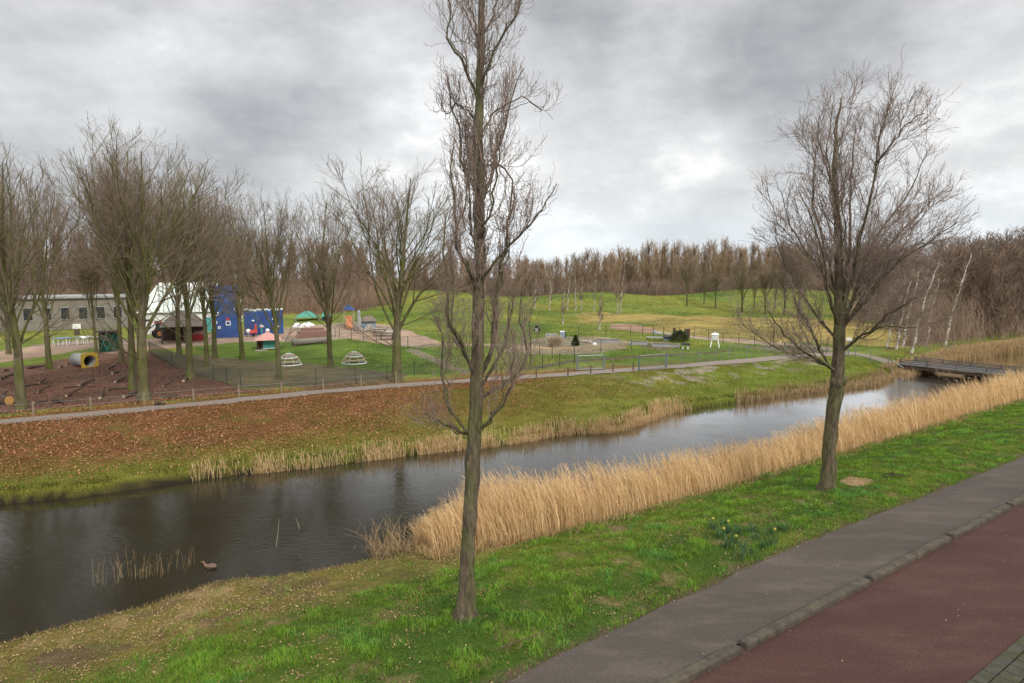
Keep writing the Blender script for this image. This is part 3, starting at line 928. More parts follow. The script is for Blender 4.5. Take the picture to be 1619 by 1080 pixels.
t2_trunk = [(1308, 772), (1311, 700), (1318, 650), (1325, 610), (1325, 570), (1326, 530), (1328, 480), (1327, 420), (1323, 330), (1319, 260), (1322, 210), (1330, 155)]
D2 = lambda *a: list(a)
t2_limbs = [
    ([(1324, 590), (1305, 575), (1270, 555), (1243, 535), (1232, 515), (1212, 490)], [0, -.3, -.8, -1.2, -1.3, -1.5], .075, .02),
    ([(1312, 580), (1290, 545), (1280, 515), (1262, 490), (1255, 470)], [-.2, -.5, -.8, -1, -1.1], .05, .018),
    ([(1328, 558), (1350, 540), (1380, 520), (1400, 500), (1430, 480), (1450, 470)], [0, -.4, -1, -1.5, -2, -2.3], .065, .018),
    ([(1383, 520), (1405, 515), (1440, 520), (1470, 510)], [-1, -1.2, -1.5, -1.6], .03, .012),
    ([(1328, 520), (1350, 500), (1380, 480), (1395, 472), (1430, 445), (1470, 430)], [0, .4, .9, 1, 1.4, 1.6], .055, .016),
    ([(1325, 540), (1310, 520), (1295, 510), (1272, 470), (1250, 440), (1232, 405), (1224, 350)], [0, .5, .8, 1.2, 1.4, 1.6, 1.8], .06, .015),
    ([(1327, 520), (1315, 480), (1305, 440), (1300, 390), (1280, 340), (1262, 300)], [0, -.6, -1, -1.3, -1.6, -1.8], .06, .016),
    ([(1328, 500), (1318, 450), (1302, 380), (1285, 330), (1286, 270), (1290, 230)], [0, .4, .8, 1.2, 1.4, 1.5], .06, .014),
    ([(1328, 500), (1340, 440), (1345, 370), (1343, 310), (1345, 270), (1350, 240), (1352, 205)], [0, .2, .3, .5, .5, .6, .7], .08, .016),
    ([(1328, 510), (1345, 450), (1360, 380), (1372, 330), (1385, 270), (1384, 235), (1396, 190), (1412, 155)], [0, -.3, -.5, -.8, -1, -1, -1.2, -1.2], .085, .015),
    ([(1385, 260), (1405, 235), (1430, 200), (1446, 188), (1460, 182)], [-1, -1.3, -1.6, -1.8, -2], .04, .012),
    ([(1330, 520), (1355, 460), (1370, 400), (1400, 350), (1430, 320), (1452, 280), (1464, 240)], [0, .5, .8, 1.3, 1.7, 2, 2.2], .075, .014),
    ([(1332, 520), (1365, 470), (1385, 420), (1420, 370), (1455, 335), (1486, 305)], [0, .2, .2, .3, .3, .4], .075, .014),
    ([(1332, 515), (1370, 480), (1400, 430), (1436, 402), (1478, 378), (1512, 352)], [0, -.5, -.9, -1.3, -1.7, -2], .065, .013),
    ([(1333, 500), (1375, 440), (1410, 400), (1450, 385), (1488, 382), (1510, 372)], [0, .6, 1.2, 1.6, 2.1, 2.3], .055, .012),
    ([(1328, 430), (1332, 370), (1320, 300), (1305, 250), (1312, 200), (1318, 165)], [0, -.7, -1, -1.1, -1.2, -1.2], .05, .012),
    ([(1321, 300), (1305, 265), (1292, 215), (1296, 180)], [0, .3, .4, .4], .04, .012),
    ([(1327, 480), (1300, 430), (1270, 390), (1245, 350), (1235, 300)], [0, -.2, -.3, -.4, -.5], .05, .012),
]
root, base, Q, rr, LP, LR, parts, rng = near_tree('wide_crowned_tree', (1308, 772), t2_trunk,
    [.235, .215, .20, .225, .19, .175, .15, .13, .11, .08, .05, .02], t2_limbs, None,
    'broad bare tree with a knobbly leaning trunk on the grass beside the bare patch', 5, .85)
mbk = MB()
kn = pix_limb(base, [(1332, 602), (1318, 604), (1326, 608)], [-.08, -.05, -.18])
rn = random.Random(4)
for p_, r_ in zip(kn, (.13, .12, .10)): mbk.blob(p_, (r_, r_, r_ * 1.5), 14, 10, .05, rn)
trunkP = resample(Q[22:], 16)[None]; trunkR = np.linspace(.13, .03, 16)[None]
aP = np.concatenate([LP, trunkP]); aR = np.concatenate([LR, trunkR])
w2P, w2R = children(aP, aR, 640, .12, 28, 1.55, 14, .15, .05, .36, rng, .9, 1, .28, rmin=.009, lenmode='abs')
w3P, w3R = children(w2P, w2R, 4600, .1, 33, .78, 10, .22, .045, .48, rng, 1., 1, .45, rmin=.005, lenmode='abs')
w4P, w4R = children(w3P, w3R, 10500, .1, 38, .36, 7, .30, .035, .6, rng, 1.1, 1, .5, rmin=.0036, lenmode='abs')
parts.append(tube_mesh(LP, LR, 9))
kV = np.array(mbk.v); kF = np.array([f for f in mbk.f if len(f) == 4]); parts.append((kV, kF))
link_mesh('trunk', *join(parts), M['bark_dark'], root, True).location = -np.array(base)
link_mesh('crown', *join([tube_mesh(w2P, w2R, 5), tube_mesh(w3P, w3R, 4), tube_mesh(w4P, w4R, 3)]), M['twig_near'], root, True).location = -np.array(base)


# ------------------------------------------------------------------ prototype trees
def proto_broad(seed, h=15.0, fork=.24, nl=8, spread=26, rt=.28, dens=1.0):
    rng = np.random.RandomState(seed)
    zf = h * fork
    T = resample(np.array([[0, 0, -.15], [rng.randn() * .06, 0, zf * .4], [rng.randn() * .12, rng.randn() * .1, zf], [rng.randn() * .3, rng.randn() * .3, h * .6], [rng.randn() * .4, rng.randn() * .4, h * .93]]), 30)
    R = flare(T, rt * np.interp(np.linspace(0, 1, 30), [0, .22, .4, .7, 1], [1, .84, .58, .28, .06]) + .01, 1.45, .45)
    S = []; D = []; Ln = []
    nl2 = nl + 9; LRAD = []
    for i in range(nl2):
        a = i * 2.4 + rng.rand() * .7; z = zf * .85 + (h * .66 - zf) * (i / nl2) ** 1.15 + .3 * rng.rand()
        j = int(np.clip(z / h * 30, 2, 26)); el = math.radians(90 - spread * (.75 + .75 * rng.rand()) - 6 * (i / nl2))
        S.append(T[j]); D.append([math.cos(a) * math.cos(el), math.sin(a) * math.cos(el), math.sin(el)])
        Ln.append((h - T[j][2]) * (.66 + .28 * rng.rand()) * (1.02 if i > 2 else .95)); LRAD.append(rt * (.40 if i in (1, 3) else .27 - .10 * i / nl2))
    for i in range(4):   # low spreading arms
        a = 2 * PI * rng.rand(); j = int(np.clip((zf * (.65 + .8 * rng.rand())) / h * 30, 3, 20))
        S.append(T[j]); D.append([math.cos(a), math.sin(a), .35 + .3 * rng.rand()]); Ln.append(h * (.2 + .15 * rng.rand())); LRAD.append(rt * .15)
    LPp = walk(np.array(S), np.array(D), np.array(Ln), 16, .055, .035, rng, .5)
    LRr = np.array(LRAD)[:, None] * np.linspace(1, .12, 16)[None]
    aP = np.concatenate([LPp, resample(T[10:], 16)[None]]); aR = np.concatenate([LRr, np.linspace(rt * .5, .03, 16)[None]])
    w2 = children(aP, aR, int(230 * dens), .22, 30, .34, 10, .055, .03, .45, rng, .8, 1, .3, rmin=.014)
    w3 = children(*w2, int(1500 * dens), .12, 30, .50, 7, .07, .02, .55, rng, .9, 1, .4, rmin=.008)
    w4 = children(*w3, int(3900 * dens), .12, 32, .62, 5, .08, .015, .65, rng, .9, 1, .5, rmin=.0055)
    V1 = join([tube_mesh(T[None], R[None], 12), tube_mesh(LPp, LRr, 7), tube_mesh(*w2, 4)])
    V2 = join([tube_mesh(*w3, 3), tube_mesh(*w4, 3)])
    return V1, V2


def tree_root(name, V1, V2, m1, m2, label, cat='tree', group=None):
    r = empty(name, (0, 0, 0), 0, label, cat, group)
    link_mesh('trunk', V1[0], V1[1], m1, r, True); link_mesh('crown', V2[0], V2[1], m2, r, True)
    return r


GA = 'bare trees of the park playground'
PR = [proto_broad(21, 15, .27, 10, 18, .25), proto_broad(22, 15, .30, 9, 15, .24), proto_broad(23, 15, .25, 11, 21, .26, 1.05), proto_broad(24, 15, .32, 9, 14, .22)]
MIDT = [  # base px, top y, proto, width factor, label
    ((35, 648), 212, 2, .78, 'bare tree whose trunk stands beside the orange sawn log end'),
    ((78, 584), 240, 0, .62, 'mossy bare tree left of the grey and yellow play tunnel'),
    ((153, 566), 330, 3, .6, 'thin bare tree just behind the play tunnel'),
    ((193, 573), 235, 1, .55, 'mossy bare tree beside the dark green shed, left one of a close pair'),
    ((212, 573), 215, 3, .55, 'mossy bare tree, right one of a close pair near the green shed'),
    ((209, 617), 190, 1, .62, 'mossy leaning bare tree touching the big tree near the footpath'),
    ((228, 632), 183, 0, .9, 'tallest mossy bare tree of the playground, close to the footpath on the bark floor'),
    ((284, 559), 262, 3, .75, 'slim bare tree in front of the brown roofed pavilion'),
    ((301, 599), 240, 1, .8, 'bare tree growing where the bark floor meets the worn grass'),
    ((327, 578), 262, 3, .7, 'slim bare tree in front of the left edge of the blue climbing tower'),
    ((340, 567), 300, 2, .7, 'thinnest bare tree, just left of the blue climbing tower base'),
    ((383, 568), 280, 2, .62, 'bare tree between the blue tower and the pink roofed playhouse'),
    ((442, 599), 285, 0, .66, 'bare tree in front of the left climbing dome'),
    ((523, 580), 288, 2, .72, 'bare tree standing between the two pale climbing domes'),
    ((627, 604), 238, 0, 1.0, 'thick trunked bare tree at the right corner of the playground lawn'),
]
PH = [float(b[0][:, 2].max()) for a, b in PR]


def top_h(p, ty):
    d = ray(CX, ty); return CAMZ + d[2] / d[1] * p[1] - p[2]


protos = [tree_root('bare_tree', a, b, M['bark_mid'], M['twig_mid'], None) for a, b in PR]
used = set()
rt = random.Random(3)
for (bx, by), ty, pi, wf, lab in MIDT:
    p = W(bx, by)
    o = protos[pi] if pi not in used else copy_tree(protos[pi])
    used.add(pi)
    h = top_h(p, ty)
    s = h / PH[pi]
    o.location = p; o.rotation_euler = (rt.uniform(-.03, .03), rt.uniform(-.04, .02), rt.uniform(0, 6.28)); o.scale = (s * wf * 1.25, s * wf * 1.25, s)
    tag(o, lab, 'tree', GA)
# further trees of the same kind behind and beside
for bx, by, ty, pi, lab in [(-60, 640, 200, 1, 'bare tree at the very left edge of the bark floor'), (14, 560, 250, 3, 'bare tree behind the leftmost trunk near the paved strip'),
                            ]:
    p = W(bx, by); o = copy_tree(protos[pi]); s = top_h(p, ty) / PH[pi]
    o.location = p; o.rotation_euler = (0, 0, rt.uniform(0, 6)); o.scale = (s * .8, s * .8, s); tag(o, lab, 'tree', GA)


# poplars of the far plantation
def proto_poplar(seed, h=15., dens=1.0, rmin=.05, wide=15):
    rng = np.random.RandomState(seed)
    T = resample(np.array([[0, 0, -.3], [rng.randn() * .15, 0, h * .4], [rng.randn() * .3, rng.randn() * .2, h * .97]]), 14)
    R = np.linspace(.17, .04, 14)
    n = int(70 * dens); t = .10 + .88 * rng.rand(n)
    S = np.stack([np.interp(t, np.linspace(0, 1, 14), T[:, c]) for c in range(3)], 1)
    a = rng.rand(n) * 2 * PI; el = np.radians(90 - wide - 14 * rng.rand(n))
    D = np.stack([np.cos(a) * np.cos(el), np.sin(a) * np.cos(el), np.sin(el)], 1)
    P = walk(S, D, h * (.13 + .22 * rng.rand(n)) * (1.15 - .6 * t), 6, .06, .07, rng)
    RR = np.repeat((rmin * 1.25 * np.linspace(1, .5, 6))[None], n, 0)
    w = children(P, RR, int(420 * dens), .1, 28, .5, 4, .08, .06, .7, rng, rmin=rmin * .8)
    return join([tube_mesh(T[None], R[None], 6), tube_mesh(P, RR, 3)]), tube_mesh(*w, 3)


PP = [proto_poplar(s, dens=1.0, rmin=.038) for s in (31, 32, 33, 34)]
pop = [tree_root('poplar_tree', a, b, M['twig_poplar'], M['twig_poplar'], None) for a, b in PP]
GP = 'poplars of the far plantation beyond the mounds'
k = 0
for i in range(78):
    px = 818 + i * 5.9 + rt.uniform(-1.5, 1.5)
    top = np.interp(px, [820, 880, 905, 940, 1000, 1060, 1100, 1150, 1250, 1280], [412, 411, 408, 402, 396, 388, 390, 387, 392, 392]) + rt.uniform(-3, 7) + 5 * math.sin(px * .09) * math.sin(px * .031 + 1)
    Y = 196 + rt.uniform(-6, 6); x = (px - CX) / F * Y; z = float(H(x, Y)) - .2
    h = CAMZ - z + (432 - top) / F * Y
    o = pop[k % 4] if k < 4 else copy_tree(pop[k % 4]); k += 1
    s = h / 15
    o.location = (x, Y, z); o.rotation_euler = (rt.uniform(-.03, .03), rt.uniform(-.03, .03), rt.uniform(0, 6)); o.scale = (s * 1.0, s * 1.0, s)
    tag(o, 'one of the tall tan bare poplars in the dense line beyond the green mounds', 'tree', GP)


def woods(name, n, area, hh, m, seed, protos_, top=None, label=None):
    """many bare trees merged: a distant wood that reads as one mass"""
    rng = np.random.RandomState(seed); Vs = []; Fs = []; o = 0
    cnt = 0
    while cnt < n:
        x, y, h = area(rng)
        V1, V2 = protos_[rng.randint(len(protos_))]
        V, q = join([V1, V2])
        a = rng.rand() * 6.28; s = h / 15.
        ca, sa = math.cos(a) * s, math.sin(a) * s
        X = np.stack([V[:, 0] * ca - V[:, 1] * sa + x, V[:, 0] * sa + V[:, 1] * ca + y, V[:, 2] * s + float(H(x, y)) - .1], 1)
        Vs.append(X); Fs.append(q + o); o += len(X); cnt += 1
    return tag(link_mesh(name, np.concatenate(Vs), np.concatenate(Fs), m), label, 'woods', kind='stuff')


WP = [proto_poplar(s, dens=.62, rmin=.06, wide=24) for s in (41, 42, 43)]
WP2 = [proto_poplar(s, dens=.9, rmin=.04, wide=34) for s in (51, 52, 53)]


def area_back(rng):       # behind the poplars
    px = rng.uniform(700, 1420); Y = rng.uniform(204, 260)
    top = np.interp(px, [700, 820, 900, 1000, 1060, 1280, 1420], [408, 412, 410, 400, 394, 394, 388]) + rng.uniform(-2, 10)
    return (px - CX) / F * Y, Y, 7 + (432 - top) / F * Y


def area_left(rng):
    px = rng.uniform(-420, 860); Y = rng.uniform(150, 215) if px > 560 else rng.uniform(118, 190)
    top = np.interp(px, [-400, 0, 200, 420, 620, 760, 860], [350, 360, 368, 385, 398, 405, 408]) + rng.uniform(-4, 22)
    return (px - CX) / F * Y, Y, 7 + (432 - top) / F * Y


def area_right(rng):
    while True:
        px = rng.uniform(1395, 2100); Y = rng.uniform(76, 150)
        if px < 1470 and Y < 100: continue
        x = (px - CX) / F * Y; u, v = uv_of(x, Y)
        if v > 29: break
    top = np.interp(px, [1395, 1440, 1500, 1619, 2100], [398, 385, 374, 366, 330]) + rng.uniform(-4, 25)
    return x, Y, 7 + (432 - top) / F * Y


woods('far_woods', 230, area_back, 0, M['twig_poplar'], 61, WP, label='tan bare plantation filling in behind the poplar line')
woods('left_woods', 330, area_left, 0, M['twig_wood'], 62, WP, label='brown bare wood behind the playground buildings')
woods('right_woods', 210, area_right, 0, M['twig_red'], 63, WP2, label='dense reddish brown bare wood beyond the bridge')


def scrub(name, n, area, hgt, m, seed, label, r=.02):
    rng = np.random.RandomState(seed)
    S = np.array([area(rng) for _ in range(n)]); S = np.c_[S, H(S[:, 0], S[:, 1]) - .05]
    D = np.c_[rng.randn(n, 2) * .35, np.ones(n)]
    P = walk(S, D, hgt * (.5 + .7 * rng.rand(n)), 5, .1, .05, rng)
    R = np.repeat((r * np.linspace(1, .4, 5))[None], n, 0)
    w = children(P, R, n * 3, .15, 32, .45, 4, .12, .05, .7, rng, rmin=r * .5)
    return tag(link_mesh(name, *join([tube_mesh(P, R, 3), tube_mesh(*w, 3)]), m), label, 'scrub', kind='stuff')


def px_area(x0, x1, Y0, Y1):
    def f(rng):
        px = rng.uniform(x0, x1); Y = rng.uniform(Y0, Y1); return (px - CX) / F * Y, Y
    return f


scrub('red_scrub', 5200, px_area(640, 1330, 176, 194), 4.6, M['twig_red'], 71, 'band of reddish brown scrub at the foot of the poplars', .045)
scrub('left_scrub', 4200, px_area(-400, 640, 108, 150), 4.0, M['twig_wood'], 72, 'brown scrub under the wood behind the playground', .032)


def ar(rng):
    while True:
        px = rng.uniform(1340, 2000); Y = rng.uniform(68, 112); x = (px - CX) / F * Y
        u, v = uv_of(x, Y)
        if v > 28.2 and not (px < 1440 and Y < 92): return x, Y


scrub('right_scrub', 3400, ar, 4.2, M['twig_wood'], 73, 'tangled brown scrub behind the reeds beyond the bridge', .026)

# ------------------------------------------------------------------ birches and small park trees
def birch(base, top, label, group, r0=.13, seed=1, crown_n=60, side=None):
    rng = np.random.RandomState(seed)
    b = W(*base); s = mpp(b); hh = (base[1] - top[1]) * s; dx = (top[0] - base[0]) * s
    T = resample(np.array([[0, 0, -.2], [dx * .2, 0, hh * .33], [dx * .62, 0, hh * .7], [dx, 0, hh]]), 16); T[2:, :2] += .05 * rng.randn(14, 2)
    R = np.linspace(r0, r0 * .2, 16)
    w2 = children(T[None], R[None], crown_n, .22, 34, hh * .17, 7, .1, .05, .4, rng, rmin=.022, lenmode='abs')
    w3 = children(*w2, crown_n * 7, .15, 34, hh * .08, 5, .15, -.02, .7, rng, rmin=.012, lenmode='abs')
    root = empty('birch_tree', b, 0, label, 'birch', group)
    link_mesh('trunk', *tube_mesh(T[None], R[None], 8), M['birch_white' if group == GB else 'birch_bark'], root, True)
    link_mesh('crown', *join([tube_mesh(*w2, 3), tube_mesh(*w3, 3)]), M['twig_mid'], root, True)
    return root


GB = 'birches beside the bridge'
for i, (b, t, l) in enumerate([((1441, 559), (1476, 412), 'tall white birch leaning right, nearest the bridge deck'), ((1494, 546), (1526, 402), 'white leaning birch set apart, right of the other bridge birches'),
                               ((1417, 552), (1437, 425), 'white birch second from the left in the clump by the bridge'), ((1427, 549), (1447, 428), 'thin birch close behind the middle of the bridge clump'),
                               ((1402, 549), (1424, 458), 'short leaning birch on the left of the bridge clump'), ((1372, 506), (1379, 430), 'small pale birch right behind the broad tree trunk'),
                               ((1465, 545), (1478, 440), 'faint slim birch among the reeds between the two leaning birches')]):
    birch(b, t, l, GB, .13 if i < 4 else .10, 80 + i, 46)
GB2 = 'young birches on the park meadow'
for i, (b, t, l) in enumerate([((869, 492), (872, 420), 'white trunked birch at the left foot of the mounds'), ((976, 496), (978, 430), 'left birch of the white pair at the foot of the mound'),
                               ((981, 496), (988, 402), 'right and tallest birch of the white pair at the foot of the mound'), ((890, 513), (892, 455), 'young birch standing left of centre on the lower meadow'),
                               ((948, 522), (950, 462), 'young birch nearest the pink gravel patch'), ((939, 492), (942, 425), 'birch with forked pale stem left of the white pair'),
                               ((910, 492), (908, 425), 'slim birch in the middle of the meadow edge'), ((918, 491), (921, 440), 'short slim birch next to the middle one at the meadow edge'),
                               ((897, 491), (905, 405), 'tall thin birch against the far plantation'), ((846, 489), (848, 418), 'pale birch right of the corkscrew tree trunk')]):
    birch(b, t, l, GB2, .115, 95 + i, 44)
GS = 'small dark trees on the right mound'
SLAB = ['leftmost small bare tree on the right hand mound, standing alone against the far poplars', 'third small bare tree from the left on the right hand mound',
        'small bare tree lowest on the mound slope, left of a close companion', 'small bare tree close right of the lowest one on the mound slope', 'second small bare tree from the left on the mound',
        'small bare tree on the mound just left of the broad near crown', 'bare tree on the mound seen through the left twigs of the broad near tree', 'small bare tree set back on the mound beside the near crown edge',
        'rightmost small bare tree on the mound, behind the broad near tree']
for i, (bx, by, ty) in enumerate([(1086, 483, 400), (1131, 486, 420), (1173, 493, 405), (1192, 490, 425), (1113, 480, 425), (1210, 497, 410), (1240, 498, 400), (1225, 488, 420), (1262, 500, 395)]):
    p = W(bx, by); o = copy_tree(protos[i % 4]); s = top_h(p, ty) / PH[i % 4]
    o.location = p; o.rotation_euler = (0, 0, i * 1.3); o.scale = (s * 1.1, s * 1.1, s)
    tag(o, SLAB[i], 'tree', GS)

# ------------------------------------------------------------------ blades, reeds, leaves
def blades(name, xy, h, w, col, lean, seed, m, label, cat='grass', z=None, bend=(0, 0)):
    rng = np.random.RandomState(seed); n = len(xy)
    z0 = (H(xy[:, 0], xy[:, 1]) if z is None else z) - .015
    a = rng.rand(n) * 2 * PI; l = lean * (.3 + rng.rand(n)) * h
    sx, sy = np.cos(a + 1.57) * w / 2, np.sin(a + 1.57) * w / 2
    mx = xy[:, 0] + (np.cos(a) * l + bend[0] * h) * .35; my = xy[:, 1] + (np.sin(a) * l + bend[1] * h) * .35
    tx = xy[:, 0] + np.cos(a) * l + bend[0] * h; ty = xy[:, 1] + np.sin(a) * l + bend[1] * h
    V = np.stack([np.c_[xy[:, 0] - sx, xy[:, 1] - sy, z0], np.c_[xy[:, 0] + sx, xy[:, 1] + sy, z0],
                  np.c_[mx + sx * .8, my + sy * .8, z0 + h * .6], np.c_[mx - sx * .8, my - sy * .8, z0 + h * .6],
                  np.c_[tx, ty, z0 + h * .97]], 1).reshape(-1, 3)
    i = np.arange(n) * 5
    Fq = np.concatenate([np.stack([i, i + 1, i + 2, i + 3], 1)])
    Ft = np.stack([i + 3, i + 2, i + 4, i + 4], 1)
    me_faces = np.concatenate([np.stack([i, i + 1, i + 2], 1), np.stack([i, i + 2, i + 3], 1), np.stack([i + 3, i + 2, i + 4], 1)])
    o = link_mesh(name, V, me_faces, m)
    set_attr(o, 'col', np.repeat(col, 5, 0))
    return tag(o, label, cat, kind='stuff')


def scatter_uv(n, u0, u1, v0, v1, rng, upow=1.0):
    u = u0 + (u1 - u0) * rng.rand(n) ** upow; v = v0 + (v1 - v0) * rng.rand(n)
    return u, v


rng = np.random.RandomState(101)
u, v = scatter_uv(1000000, -9, 62, 7.6, 19, rng, 1.9)
x, y = xy_of(u, v)
ok = (v > vshore(edgeU, edgeV, u) + .02 + .12 * rng.rand(len(u))) & (v < shore_n(u) - .1) & (y > 6) & (np.abs(x / np.maximum(y, 1)) < .95)
tn = fbm(x, y, .45, 40, 3); bn = fbm(x, y, 1.4, 44, 3)
bare = inside(ZONE_W[-1][2], x, y)
reedzone = (u > 9.5) & (v > 15.1 + .5 * (bn - .5))
ok &= ~(bare & (rng.rand(len(u)) < .8)) & ~reedzone & (rng.rand(len(u)) < np.clip(.62 + 1.9 * (tn - .38), .3, 1)) & (rng.rand(len(u)) < np.where((u < 12) & (v > 14.6), .25 + .75 * (bn > .5), 1))
x, y, u, v, tn, bn = [q[ok] for q in (x, y, u, v, tn, bn)]
n = len(x); g = rng.rand(n)[:, None]
col = np.array([.072, .160, .015]) * (1 - g) + np.array([.165, .268, .034]) * g
col = col * (.55 + .95 * np.clip((tn - .3) * 2.2, 0, 1))[:, None]
t2 = vnoise(x, y, .16, 61) * .6 + vnoise(x, y, .07, 63) * .4; col = col * (.62 + .8 * t2)[:, None]
blu = fbm(x, y, .9, 47, 3)[:, None]; col = col * (1 + np.array([-.28, -.06, .6]) * np.clip((blu - .52) * 4, 0, 1))
drym = (rng.rand(n) < .07 + .35 * np.clip((fbm(x, y, .7, 50) - .6) * 4, 0, 1) + .6 * ((v > 14.6) & (u < 11)) * sm((v - 14) / 3))
col[drym] = np.array([.30, .23, .09]) * (.6 + .6 * rng.rand(drym.sum(), 1))
hh = (.04 + .085 * np.clip((tn - .35) * 2.6, 0, 1)) * (.6 + .8 * rng.rand(n)) * (1 - .45 * ((v > 14.8) & (u < 11)))
blades('lawn_grass', np.c_[x, y], hh, .0075 + .00022 * np.hypot(x, y), col, .75, 5, M['attr'], 'lush green grass of the canal verge between path and reeds')
print('lawn blades', n)

# far bank turf
u, v = scatter_uv(420000, -12, 66, 22, 42, rng, 1.2)
x, y = xy_of(u, v); s_ = v - shore_f(u)
bn = fbm(x, y, 1.2, 60, 3)
pathv = vshore(*curve_of([(-250, 688), (0, 668), (228, 647), (430, 628), (620, 611), (900, 592), (1150, 573), (1300, 561), (1345, 558)], -.25), u)
ok = (s_ > .12 + .06 * (u < 8)) & (v < pathv - .75) & (np.abs(x / np.maximum(y, 1)) < .95) & (rng.rand(len(u)) < np.clip(.3 + 2 * (bn - .35), .1, 1))
x, y, u, v, bn, s_ = [q[ok] for q in (x, y, u, v, bn, s_)]
n = len(x)
base_c = sheet_color(x, y)
g = rng.rand(n)[:, None]
col = base_c * .55 + (np.array([.10, .135, .018]) * (1 - g) + np.array([.15, .15, .03]) * g) * .45
col *= (.7 + .6 * rng.rand(n))[:, None]
edge = s_ < 1.0
col[edge] = (np.array([.10, .11, .02]) * (.7 + .6 * rng.rand(edge.sum(), 1)))
blades('bank_grass', np.c_[x, y], (.05 + .05 * rng.rand(n)) * np.where(edge, 1.9, 1), np.full(n, .02), col, .8, 6, M['attr'], 'short olive turf of the far canal bank')


def leaves(name, x, y, size, col, seed, label, zf=None):
    rng = np.random.RandomState(seed); n = len(x); z = (H(x, y) if zf is None else zf) + .012 + .03 * rng.rand(n) * (zf is None)
    a = rng.rand(n) * 6.28; ti = (rng.rand(n) - .5) * 1.3; l = size * (.6 + .8 * rng.rand(n)); w = l * .6
    ca, sa = np.cos(a), np.sin(a)
    V = []
    for ex, ey, ez in ((-1, 0, 0), (0, -1, .25), (1, 0, 0), (0, 1, .25)):
        lx = ex * l / 2; ly = ey * w / 2
        V.append(np.c_[x + ca * lx - sa * ly, y + sa * lx + ca * ly, z + ti * lx + ez * l * .5 + np.abs(ti) * l * .3])
    V = np.stack(V, 1).reshape(-1, 3); i = np.arange(n) * 4
    o = link_mesh(name, V, np.stack([i, i + 1, i + 2, i + 3], 1), M['attr_dull'])
    set_attr(o, 'col', np.repeat(col, 4, 0))
    return tag(o, label, 'fallen leaves', kind='stuff')


u, v = scatter_uv(230000, -14, 60, 22, 44, rng, 1.4)
x, y = xy_of(u, v); s_ = v - shore_f(u); bn = fbm(x, y, 2.2, 66, 3)
ok = (s_ > .5) & (rng.rand(len(u)) < (sm((44 - u) / 34) * sm((s_ + .5) / 5) * np.clip(.1 + 2.4 * (bn - .3), 0, 1) + .35 * sm((s_ - 8.5) / 2) * sm((55 - u) / 20))) & (np.abs(x / np.maximum(y, 1)) < 1)
ok &= ~((v > pathv[:1].mean() * 0 + vshore(*curve_of([(-250, 688), (0, 668), (228, 647), (430, 628), (620, 611), (900, 592), (1150, 573), (1300, 561), (1345, 558)], -.25), u) - .7) & (v < vshore(PU, PV, u) + .75)) & (v < vshore(PU, PV, u) + 2.4 + bn)
x, y = x[ok], y[ok]; n = len(x); g = rng.rand(n)[:, None]
col = (np.array([.22, .085, .035]) * (1 - g) + np.array([.48, .26, .14]) * g) * (.55 + .7 * rng.rand(n, 1))
leaves('fallen_leaves', x, y, .085, col, 8, 'rust coloured fallen leaves strewn over the far bank')
# bark floor litter
polyM = ZONE_W[1][2]; mn, mx_ = polyM.min(0), polyM.max(0)
x = rng.uniform(-34, mx_[0], 60000); y = rng.uniform(mn[1], mx_[1], 60000); k_ = inside(polyM, x, y); x, y = x[k_], y[k_]
n = len(x); col = (np.array([.11, .06, .04]) * (1 - rng.rand(n, 1)) + np.array([.26, .14, .09]) * rng.rand(n, 1))
leaves('bark_litter', x, y, .07, col, 9, 'dark reddish bark chips and leaves under the playground trees')
u, v = scatter_uv(5200, 0, 34, RV - .3, 10.0, rng, 1.2); ve_ = vshore(edgeU, edgeV, u); k_ = (v < ve_) & ((rng.rand(5200) < .035) | (rng.rand(5200) < .55 * np.exp(-((v - KV - .2) / .09) ** 2)) | (rng.rand(5200) < .35 * np.exp(-((v - KV + .2) / .1) ** 2)) | (rng.rand(5200) < .9 * np.exp(-((v - ve_) / .14) ** 2)) | (rng.rand(5200) < .5 * np.exp(-((v - RV) / .1) ** 2))); u, v = u[k_], v[k_]; x, y = xy_of(u, v); n = len(x)
leaves('path_litter', x, y, .028, np.array([.34, .27, .19]) * (.4 + .9 * rng.rand(n, 1)), 21, 'tiny leaf scraps and grit lying on the paths', zf=.004)
# scattered litter on the near lawn
u, v = scatter_uv(110000, -9, 40, 9, 18.6, rng, 1.5); x, y = xy_of(u, v)
ok = (v > vshore(edgeU, edgeV, u) + .1) & (v < shore_n(u) - .2) & (rng.rand(len(u)) < .03 + .9 * sm((v - 13.8) / 2) * (u < 12) * sm((fbm(x, y, 1.0, 17) - .36) * 5) + .5 * (fbm(x, y, .7, 50) > .6)); x, y = x[ok], y[ok]
n = len(x); col = (np.array([.26, .15, .08]) * (1 - rng.rand(n, 1)) + np.array([.36, .26, .15]) * rng.rand(n, 1)) * (.5 + .7 * rng.rand(n, 1))
leaves('lawn_litter', x, y, .040, col, 10, 'pale dry leaf bits lying in the verge grass')


